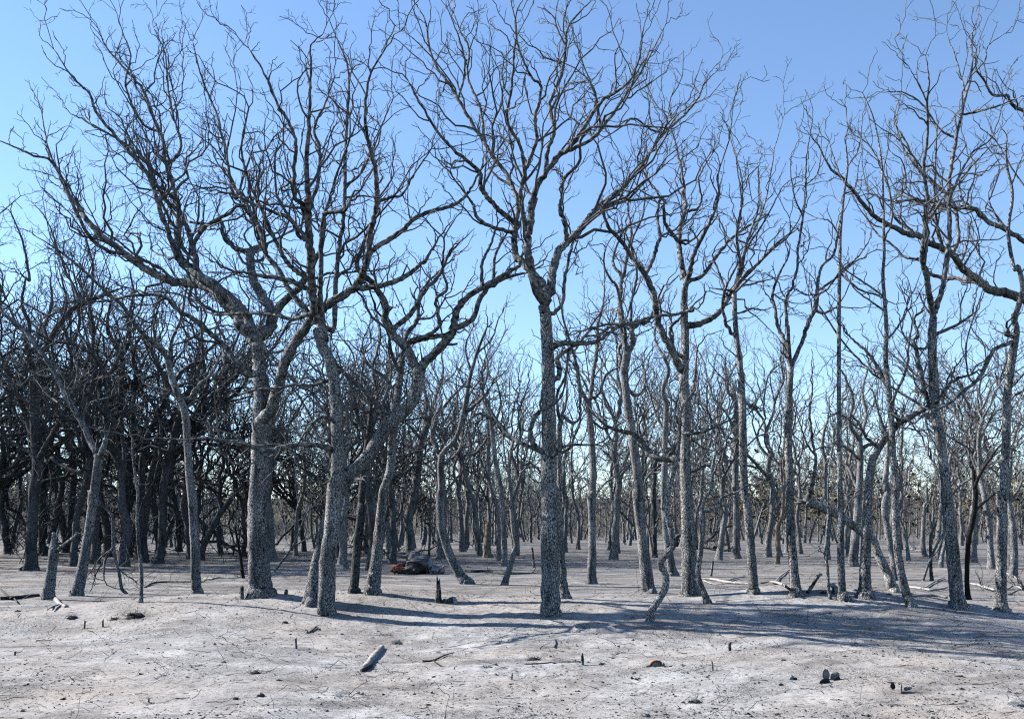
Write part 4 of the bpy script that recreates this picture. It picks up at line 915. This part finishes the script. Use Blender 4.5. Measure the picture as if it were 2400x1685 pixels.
lying('bleached_branch', 'pale branch with dark middle in the shade by the tall right-edge oak', 'branch', 'S 1310,745,14 1400,742,16 1470,742,18 1570,760,16', 'pale_wood', 0.0, 36)
lying('bleached_branch', 'pale fallen branch between the tall right-edge oak and the rightmost oak', 'branch', 'S 1700,655,14 1780,675,16 1850,705,16 1905,730,14', 'pale_wood', 0.1, 37, tw=0.6)
lying('bleached_branch', 'tangle of pale sticks beyond the rightmost front oak', 'branch', 'S 1990,700,14 2040,690,14 2100,735,12', 'pale_wood', 0.15, 38, tw=0.8, side=['S 1985,590,10 2050,620,10 2105,700,8', 'S 2000,740,9 2080,700,8'])
lying('bleached_branch', 'long low branch on the sunlit floor behind the level-limbed oak', 'branch', 'S 1250,405,10 1320,418,10 1400,430,9 1500,410,6', 'pale_wood', 0.05, 39, tw=0.4)
lying('thin_dark_branch', 'dark branch lying across the floor right of the pale slim left oak', 'branch', 'P 1020,685,10 1080,660,14 1180,655,14 1300,660,12 1420,665,9', 'limb_dark', 0.1, 40, tw=0.6)
lying('bleached_branch', 'crooked pale branch lying right of the slim grey left oak', 'branch', 'P 1440,625,14 1500,632,14 1560,628,12 1680,635,8', 'pale_wood', 0.1, 41, tw=0.5)
lying('thin_dark_branch', 'dark fallen limb at middle distance behind the large right-centre oak', 'branch', 'R 1450,380,34 1490,385,36 1530,385,34 1610,400,30 1700,420,24 1760,425,20 1850,380,12', 'limb_dark', 0.3, 42, tw=0.8, group='fallen crown behind the large right-centre oak')
T('upside-down broken branch leaning on the floor in the left clearing',
  'P 895,725,20 860,690,22 845,600,22 825,520,22 805,420,24 800,300,24 795,190,20 770,145,14',
  ['P 795,395,22 755,460,20 735,540,16 735,625,9', 'P 790,400,12 700,480,10 640,570,8 590,640,5', 'P 835,540,12 900,600,9 960,640,6', 'P 745,480,14 690,560,11 660,650,7', 'P 800,300,10 880,380,8 920,470,5'],
  71, dens=0.9, lens=0.9, levels=3, name='broken_branch', cat='branch', group=FW, trunk_twigs=0.6)
T('charred snag with split pointed top and one raised arm, in the left foreground',
  'P 345,768,105 345,720,84 355,640,76 365,550,70 378,450,72 385,400,66 384,340,40 380,295,20', ['P 395,420,38 420,408,34 470,370,30 520,335,28 542,312,26', 'P 360,400,26 335,370,14 330,355,8', 'P 395,380,26 405,345,18 402,320,10'],
  72, dens=0.1, lens=0.15, levels=1, name='tree_snag', cat='snag', group=None, broken=True, trunk_twigs=0)
T('thin dark leaning sapling left of the thickest oak',
  'P 1718,618,22 1708,540,22 1695,450,20 1675,340,18 1658,250,14', ['P 1662,260,10 1672,160,8 1650,60,5'], 73, bark='bark_char', limbm='char', dens=0.3, lens=0.4, levels=2, name='dead_sapling', group=None, trunk_twigs=0.2)
T('long thin pole leaning right between the thickest oak and the mound oaks',
  'Q 280,570,13 340,490,14 410,390,13 460,280,12 505,160,11 580,90,9 640,30,7', ['Q 412,390,10 500,345,9 560,310,8 610,280,6'], 74, bark='limb', dens=0.4, lens=0.4, levels=2, name='leaning_pole', cat='branch', group=FW, trunk_twigs=0.2)
T('curved dead trunk leaning right behind the slim grey left oak',
  'P 1165,400,34 1170,340,36 1200,260,34 1240,180,30 1290,130,28 1335,85,24 1400,40,18', ['P 1180,320,16 1240,280,14 1310,235,10'], 75, bark='bark_dark', limbm='limb_dark', dens=0.4, lens=0.5, levels=2, name='leaning_tree', cat='tree', group=FW, trunk_twigs=0.3)
T('dead trunk slanting right from a dark foot, left of the thickest oak',
  'P 1422,492,50 1425,440,44 1445,370,44 1490,280,44 1530,200,42 1580,130,38 1640,50,34 1680,0,28', ['P 1500,270,20 1560,240,16 1600,250,10'], 76, bark='bark_dark', limbm='limb_dark', dens=0.5, lens=0.6, levels=2, name='leaning_tree', cat='tree', group=FW, trunk_twigs=0.3)
T('crooked pole propped in a thin forked stem left of the tall right-edge oak',
  'S 1395,638,18 1420,560,18 1450,480,17 1490,390,16 1545,290,14', ['S 1450,480,14 1500,420,12'], 77, bark='limb', dens=0.3, lens=0.4, levels=2, name='leaning_pole', cat='branch', group=FW, trunk_twigs=0.2)
T('thin forked dark stem left of the tall right-edge oak',
  'S 1456,636,28 1452,560,22 1450,460,22 1448,350,20 1455,250,18 1440,180,14', ['S 1450,330,12 1480,250,11 1500,180,8'], 78, bark='bark_dark', limbm='limb_dark', dens=0.5, lens=0.6, name='dead_sapling', group=None)
T('bent dark arching limb of a fallen tree behind the large right-centre oak',
  'R 1520,395,30 1470,380,34 1455,345,34 1475,318,30 1500,315,22', [], 79, bark='limb_dark', dens=0.2, lens=0.3, levels=1, name='fallen_limb', cat='branch', group='fallen crown behind the large right-centre oak', trunk_twigs=0.2)
T('spreading branch of a fallen tree lifting to the right behind the large right-centre oak',
  'R 1610,400,30 1660,370,26 1720,320,24 1780,265,20 1860,245,14', ['R 1680,350,16 1740,350,14 1800,310,10', 'R 1720,320,14 1700,260,12 1720,200,8'], 80, bark='limb_dark', limbm='limb_dark', dens=0.9, lens=0.6, name='fallen_limb', cat='branch', group='fallen crown behind the large right-centre oak')
T('thin split sapling in front of the carcass clearing, leaning on another',
  'Q 1372,480,20 1375,400,18 1380,300,17 1380,150,15 1385,0,13', ['Q 1378,250,11 1410,340,11 1445,440,12'], 81, bark='limb', dens=0.5, lens=0.6, name='dead_sapling', group=None)
T('thin dark sapling left of the carcass', 'Q 1068,475,15 1075,380,14 1090,270,13 1150,200,11 1185,110,9 1195,0,7', ['Q 1085,280,8 1110,220,7'], 82, bark='bark_dark', dens=0.5, lens=0.6, name='dead_sapling', group=None)

# ------------------------------------------------------------------ the carcass
def cow():
    x0, y0, z0 = hit(972, 1346); K = 0.1117 / FPX * y0      # metres for one pixel of the close-up
    L = lambda zx, zy, dy=0.0: (( zx - 1000) * K, dy, (850 - zy) * K)
    rng = np.random.RandomState(8)
    root = thing('cow_carcass', (x0, y0 + 0.45, z0), 'bloated dark carcass of a cow lying on its side in the clearing', 'carcass')
    bm = bmesh.new()
    def ell(c, r, rot=0):
        from mathutils import Matrix
        g = bmesh.ops.create_icosphere(bm, subdivisions=2, radius=1)
        m = Matrix.Translation(c) @ Matrix.Rotation(rot, 4, 'Y') @ Matrix.Diagonal((*r, 1))
        bmesh.ops.transform(bm, matrix=m, verts=g['verts'])
    def limb(pts, rad):
        C = catmull(np.column_stack([np.array(pts), rad]), 5)
        for i in range(len(C)): ell(tuple(C[i, :3]), (C[i, 3],) * 3)
        for i in range(len(C) - 1): ell(tuple((C[i, :3] + C[i + 1, :3]) / 2), ((C[i, 3] + C[i + 1, 3]) / 2,) * 3)
    ell(L(1090, 635, 0.05), (0.56, 0.50, 0.40), 0.30)        # blown-up belly
    ell(L(960, 560, 0.10), (0.34, 0.42, 0.40), 0.1)          # haunch
    ell(L(1010, 740, 0.0), (0.55, 0.42, 0.24))               # flank on the ground
    ell(L(1270, 730, 0.0), (0.30, 0.30, 0.24), 0.45)         # chest
    limb([L(1330, 730, 0), L(1430, 770, 0.05), L(1550, 790, 0.05)], [0.20, 0.17, 0.13])   # neck
    limb([L(1555, 770, -0.05), L(1480, 775, -0.20), L(1400, 790, -0.26), L(1335, 808, -0.30)], [0.125, 0.135, 0.11, 0.085])  # head turned back to the left
    limb([L(960, 500, 0.0), L(860, 455, -0.05), L(790, 480, -0.08), L(725, 490, -0.08), L(660, 440, -0.05), L(600, 400, -0.02), L(545, 425, 0)], [0.20, 0.115, 0.085, 0.07, 0.052, 0.045, 0.062])
    limb([L(1120, 600, -0.42), L(1010, 585, -0.55), L(930, 580, -0.58), L(870, 585, -0.55)], [0.10, 0.065, 0.05, 0.055])
    limb([L(1040, 790, -0.36), L(950, 800, -0.48), L(850, 815, -0.52), L(760, 790, -0.5)], [0.11, 0.065, 0.05, 0.055])
    limb([L(960, 780, -0.1), L(800, 790, -0.15), L(640, 790, -0.15), L(480, 770, -0.1)], [0.2, 0.15, 0.10, 0.06])
    me = bpy.data.meshes.new('body'); bm.to_mesh(me); bm.free()
    for p in me.polygons: p.use_smooth = True
    b = bpy.data.objects.new('body', me); COL.objects.link(b); b.parent = root
    r = b.modifiers.new('one_skin', 'REMESH'); r.mode = 'VOXEL'; r.voxel_size = 0.022; r.use_smooth_shade = True
    s = b.modifiers.new('soften', 'SMOOTH'); s.iterations = 4; s.factor = 0.5
    m, nt, bs = nodes('scorched_hide'); v = coords(nt)
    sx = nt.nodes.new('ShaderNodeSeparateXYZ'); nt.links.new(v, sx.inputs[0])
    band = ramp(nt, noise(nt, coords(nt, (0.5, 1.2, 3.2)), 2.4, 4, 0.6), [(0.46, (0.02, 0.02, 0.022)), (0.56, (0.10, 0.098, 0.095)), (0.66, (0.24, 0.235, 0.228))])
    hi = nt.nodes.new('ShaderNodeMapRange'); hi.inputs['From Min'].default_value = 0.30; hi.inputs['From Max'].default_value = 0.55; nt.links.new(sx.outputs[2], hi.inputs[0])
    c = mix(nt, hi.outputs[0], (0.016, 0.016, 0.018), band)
    # ash caked on the face
    g = nt.nodes.new('ShaderNodeMapRange'); g.inputs['From Min'].default_value = 0.50; g.inputs['From Max'].default_value = 0.58; nt.links.new(sx.outputs[0], g.inputs[0])
    gm = nt.nodes.new('ShaderNodeMath'); gm.operation = 'MULTIPLY'; nt.links.new(g.outputs[0], gm.inputs[0]); nt.links.new(ramp(nt, noise(nt, v, 9, 3), [(0.42, (0, 0, 0)), (0.55, (1, 1, 1))]), gm.inputs[1])
    c = mix(nt, gm.outputs[0], c, (0.24, 0.23, 0.22))
    nt.links.new(c, bs.inputs['Base Color']); bs.inputs['Roughness'].default_value = 0.55; bs.inputs['Specular IOR Level'].default_value = 0.3
    bump(nt, bs, noise(nt, v, 35, 4), 0.5, 0.02); me.materials.append(m)
    # exposed flesh and ribs at the hind end
    fl = simple('torn_flesh', [(0.36, (0.03, 0.006, 0.004)), (0.52, (0.16, 0.035, 0.015)), (0.64, (0.26, 0.12, 0.05))], 9, (40, 0.6, 0.01), False, 0.5)
    mb = MB()
    for i in range(5):
        f = i / 4
        P = np.array([L(800 - 20 * f, 640 + 38 * i, -0.45), L(720 - 30 * f, 640 + 34 * i, -0.58), L(630 - 30 * f, 670 + 26 * i, -0.62), L(560 + 10 * f, 710 + 20 * i, -0.5)])
        C = catmull(P, 5); mb.tubes(C[None], np.interp(np.linspace(0, 1, len(C)), [0, .5, 1], [0.020, 0.022, 0.012])[None], 7, 0.12, rng, cap=True)
    P = catmull(np.array([L(800, 650, -0.4), L(700, 630, -0.45), L(600, 680, -0.45), L(520, 690, -0.3)]), 5); mb.tubes(P[None], np.linspace(0.05, 0.03, len(P))[None], 8, 0.12, rng, cap=True)
    mb.obj('torn_flesh', fl, root)['label'] = 'torn orange-red flesh and ribs'
    mb = MB(); P = catmull(np.array([L(575, 690, -0.55), L(545, 740, -0.62), L(560, 800, -0.6), L(600, 835, -0.55)]), 4); mb.tubes(P[None], np.full((1, len(P)), 0.028), 7, 0.08, rng, cap=True); mb.obj('rib', fl, root)
    for (zx, zy, dy) in ((1590, 690, 0.0), (1600, 740, -0.1)):
        mb = MB(); P = catmull(np.array([L(zx - 40, zy + 50, dy), L(zx - 10, zy + 15, dy), L(zx + 10, zy - 20, dy - 0.05)]), 4); mb.tubes(P[None], np.interp(np.linspace(0, 1, len(P)), [0, .5, 1], [0.03, 0.05, 0.008])[None], 8, 0.05, rng, cap=True); mb.obj('ear', m, root)
    mb = MB(); P = np.array([L(560, 418, 0), L(535, 428, 0), L(512, 440, 0)]); mb.tubes(P[None], np.array([[0.058, 0.066, 0.03]]), 8, 0.03, rng, cap=True); mb.obj('hoof', M['char'], root)
cow()

# ------------------------------------------------------------------ burnt prickly pear, rusty scrap, clods
def pad(parent, c, r, tilt, rz, mat, thick=0.13, name='pad', egg=1.25):
    u = np.linspace(0, math.pi, 9); w = np.arange(14) / 14 * 2 * math.pi
    V = np.stack([np.sin(u)[:, None] * np.cos(w)[None] * r, np.sin(u)[:, None] * np.sin(w)[None] * r * thick * 1.6, (np.cos(u)[:, None] * np.ones(14)[None]) * r * egg], -1).reshape(-1, 3)
    V *= 1 + 0.05 * np.random.RandomState(int(abs(c[0]) * 1000)).randn(len(V))[:, None] * 0.5
    ct, s = math.cos(tilt), math.sin(tilt); V = np.stack([V[:, 0] * ct + V[:, 2] * s, V[:, 1], -V[:, 0] * s + V[:, 2] * ct], 1)
    cz, sz = math.cos(rz), math.sin(rz); V = np.stack([V[:, 0] * cz - V[:, 1] * sz, V[:, 0] * sz + V[:, 1] * cz, V[:, 2]], 1) + np.array(c)
    i = np.arange(8)[:, None] * 14; q = np.arange(14)[None]; mb = MB(); mb.add(V, np.stack([i + q, i + (q + 1) % 14, i + 14 + (q + 1) % 14, i + 14 + q], -1).reshape(-1, 4))
    return mb.obj(name, M[mat], parent)
x, y, z = hit(1946, 1594)
r = thing('cactus', (x, y, z), 'burnt prickly pear with two pale round pads in the right foreground', 'cactus')
pad(r, (-0.045, 0.02, 0.065), 0.055, -0.3, 0.4, 'ash_grey'); pad(r, (0.055, 0, 0.045), 0.05, 0.55, -0.3, 'ash_grey'); pad(r, (0.06, -0.05, 0.0), 0.05, 0.9, 0.5, 'char')
x, y, z = hit(1933, 1602); r = thing('cactus_pad', (x, y, z), 'black charred pad lying just below the burnt prickly pear', 'cactus'); pad(r, (0, 0, 0.012), 0.055, 1.35, 0.2, 'char')
x, y, z = hit(2112, 1624)
r = thing('cactus', (x, y, z), 'burnt prickly pear reduced to three small pads in the lower right ash', 'cactus')
pad(r, (0.0, 0, 0.05), 0.048, 0.25, 1.1, 'ash_grey'); pad(r, (-0.085, 0.02, 0.075), 0.03, -0.5, 0.2, 'char'); pad(r, (0.075, 0.0, 0.055), 0.022, 1.45, 0.1, 'ash_grey', 0.5, 'pad', 2.2)
x, y, z = hit(1855, 1594); r = thing('cactus_pad', (x, y, z), 'small crumpled grey lump left of the burnt prickly pear', 'cactus'); pad(r, (0, 0, 0.02), 0.035, 0.9, 0.6, 'ash_grey', 0.35); pad(r, (0.04, 0, 0.012), 0.025, 1.3, 0.2, 'char', 0.3)
x, y, z = hit(1538, 1563)
r = thing('rusty_scrap', (x, y, z), 'curled rust-brown scrap half buried in the centre-right foreground', 'scrap')
rust = simple('rust', [(0.35, (0.15, 0.035, 0.012)), (0.65, (0.33, 0.10, 0.035))], 20, (60, 0.6, 0.01), False)
a = np.linspace(0.25, 2.9, 12); P = np.column_stack([0.085 * np.cos(a), 0.01 * np.sin(a * 2), 0.075 * np.sin(a) + 0.005])
mb = MB(); mb.tubes(P[None], np.full((1, 12), 0.014), 7, 0.1, np.random.RandomState(1), cap=True); mb.obj('curled_strip', rust, r)
pad(r, (0.0, 0.01, 0.02), 0.055, 1.5, 0.1, 'ash_grey', 0.35, 'ash_core'); pad(r, (0.085, -0.005, 0.03), 0.026, 0.2, 0.3, 'tan_wood', 0.7, 'knob'); pad(r, (-0.11, -0.02, 0.012), 0.02, 1.4, 0.5, 'tan_wood', 0.6, 'chip', 2.4)

def clod(label, px, py, wpx, mat, seed, grass=0, flat=0.55, name='charred_clod'):
    rng = np.random.RandomState(seed); x, y, z = hit(px, py); R = wpx / FPX * y / 2
    root = thing(name, (x, y, z), label, 'clod', 'charred clods on the ash')
    bm = bmesh.new(); bmesh.ops.create_icosphere(bm, subdivisions=3, radius=1)
    ph = rng.uniform(0, 6.28, (8, 3)); fr = rng.uniform(1.5, 6, (8, 3))
    for v in bm.verts:
        p = np.array(v.co); n = sum(math.sin(float((p * fr[i]).sum()) + ph[i, 0]) for i in range(8)) * 0.07
        p = p * (1 + n) * np.array([R, R * 0.8, R * flat]); v.co = p
    me = bpy.data.meshes.new('lump'); bm.to_mesh(me); bm.free(); me.materials.append(M[mat])
    o = bpy.data.objects.new('lump', me); COL.objects.link(o); o.parent = root
    if grass:
        st = rng.randn(grass, 3) * np.array([R * .7, R * .5, 0]); d = rng.randn(grass, 3) + np.array([0, 0, 0.7])
        G, RG = grow(st, d, rng.uniform(0.6, 1.6, grass) * R, np.full(grass, 0.0035), np.full(grass, 0.0015), 4, rng, -0.12, 0.25)
        mb = MB(); mb.tubes(G, RG, 3); mb.obj('scorched_stalks', M['char'], root)
for i, (lab, px, py, w, mt, g) in enumerate([
    ('black clod beside the upper end of the half-buried foreground log', 938, 1509, 15, 'char', 20), ('black clod with stalks on the left-centre foreground ash', 598, 1579, 24, 'char', 40),
    ('small black clod low in the left-centre ash', 612, 1630, 16, 'char', 25), ('black clod at the bottom left-centre of the ash', 552, 1637, 14, 'char', 10),
    ('dark clod with stalks under the tiny black stub', 350, 1653, 20, 'ash_grey', 40), ('shaggy dark root clump dug out beside the left mound', 318, 1447, 44, 'char', 90),
    ('small dug-up tan clod left of the shaggy root clump', 268, 1452, 22, 'tan_wood', 40), ('dark clod at the edge of the digging on the far left', 43, 1434, 16, 'char', 25),
    ('black crumbled clod below the bleached broken log', 170, 1449, 24, 'char', 40), ('dark clod by the bent stick on the left mound', 668, 1459, 12, 'char', 10),
    ('ash-covered clod low in the right-centre foreground', 1628, 1645, 28, 'ash_grey', 40), ('clod with stalks at the bottom edge, right of centre', 1512, 1679, 24, 'ash_grey', 30),
    ('small black clod below the rust-brown scrap', 1494, 1592, 15, 'char', 15), ('dark clod at the left end of the thin dark lying branch', 1252, 1547, 26, 'char', 40),
    ('dark clod on the ash left of the two-horned stub', 1150, 1567, 16, 'char', 15), ('small brown clod on the slope below the right mound', 1851, 1527, 9, 'tan_wood', 5),
    ('black lump left of the black triangular stump', 1929, 1389, 13, 'char', 0), ('black lump at the foot of the leaning snapped oak', 2084, 1394, 13, 'char', 0),
    ('pale crumbled ash heap in the lower right corner', 2385, 1655, 60, 'ash_grey', 10)]):
    clod(lab, px, py, w, mt, 300 + i, g)

# ------------------------------------------------------------------ crumbs and litter nobody could count
def litter():
    rng = np.random.RandomState(9)
    n = 48000
    y = 8.8 + 26 * rng.rand(n) ** 1.6; x = rng.uniform(-0.62, 0.62, n) * (y + 1)
    den = fbm(x / 1.1, y / 1.1, 61, 4) * 2.2 + 0.42 + 0.25 * np.exp(-((x + 4.6) / 2.2) ** 2 - ((y - 19.2) / 1.6) ** 2)
    k = rng.rand(n) < np.clip(den, 0.05, 1) ** 1.5
    x, y = x[k], y[k]; n = len(x); z = ground_z(x, y)
    s = np.clip(rng.lognormal(-4.75, 0.5, n), 0.005, 0.028)
    base = np.array([[1, 0, 0], [0, 1, 0], [-1, 0, 0], [0, -1, 0], [0.2, 0.1, .55], [0, 0, -.5]], float)
    ang = rng.uniform(0, 6.28, n); st = rng.uniform(0.5, 1.8, n)
    V = base[None] * (1 + 0.35 * rng.randn(n, 6, 1)) * s[:, None, None]
    V[..., 0] *= st[:, None]
    c, q = np.cos(ang)[:, None], np.sin(ang)[:, None]
    V = np.stack([V[..., 0] * c - V[..., 1] * q, V[..., 0] * q + V[..., 1] * c, V[..., 2]], -1) + np.stack([x, y, z + s * 0.15], -1)[:, None]
    F = np.array([[0, 1, 4], [1, 2, 4], [2, 3, 4], [3, 0, 4], [1, 0, 5], [2, 1, 5], [3, 2, 5], [0, 3, 5]])
    Tt = (F[None] + np.arange(n)[:, None, None] * 6).reshape(-1, 3)
    dark = rng.rand(n) < 0.6
    for sel, mt, nm, lb in ((dark, 'char', 'char_crumbs', 'black char crumbs strewn over the ash'), (~dark, 'ash_grey', 'ash_crumbs', 'grey crumbs of ash crust strewn over the ground')):
        m = int(sel.sum()); mb = MB(); mb.add(V[sel].reshape(-1, 3), None, (F[None] + np.arange(m)[:, None, None] * 6).reshape(-1, 3))
        tag(mb.obj(nm, M[mt], None, False), lb, 'litter', None, 'stuff')
    n = 3600
    y = 9 + 50 * rng.rand(n) ** 1.3; x = rng.uniform(-0.62, 0.62, n) * (y + 1); z = ground_z(x, y)
    d = np.column_stack([rng.randn(n) , rng.randn(n) * 0.8, rng.rand(n) * 0.25])
    L = rng.lognormal(-1.7, 0.6, n) * (0.6 + y / 40)
    G, RG = grow(np.column_stack([x, y, z + 0.01]), d, L, 0.003 + 0.0018 * rng.rand(n) * y / 10, np.full(n, 0.002), 4, rng, -0.01, 0.3)
    G[..., 2] = np.maximum(G[..., 2], ground_z(G[..., 0], G[..., 1]) + 0.004)
    pale = rng.rand(n) < 0.35
    for sel, mt, nm, lb in ((~pale, 'char', 'burnt_twig_litter', 'burnt black twigs scattered over the ground'), (pale, 'pale_wood', 'bleached_twig_litter', 'bleached pale twigs scattered over the ground')):
        mb = MB(); mb.tubes(G[sel], RG[sel], 3); tag(mb.obj(nm, M[mt]), lb, 'litter', None, 'stuff')
litter()
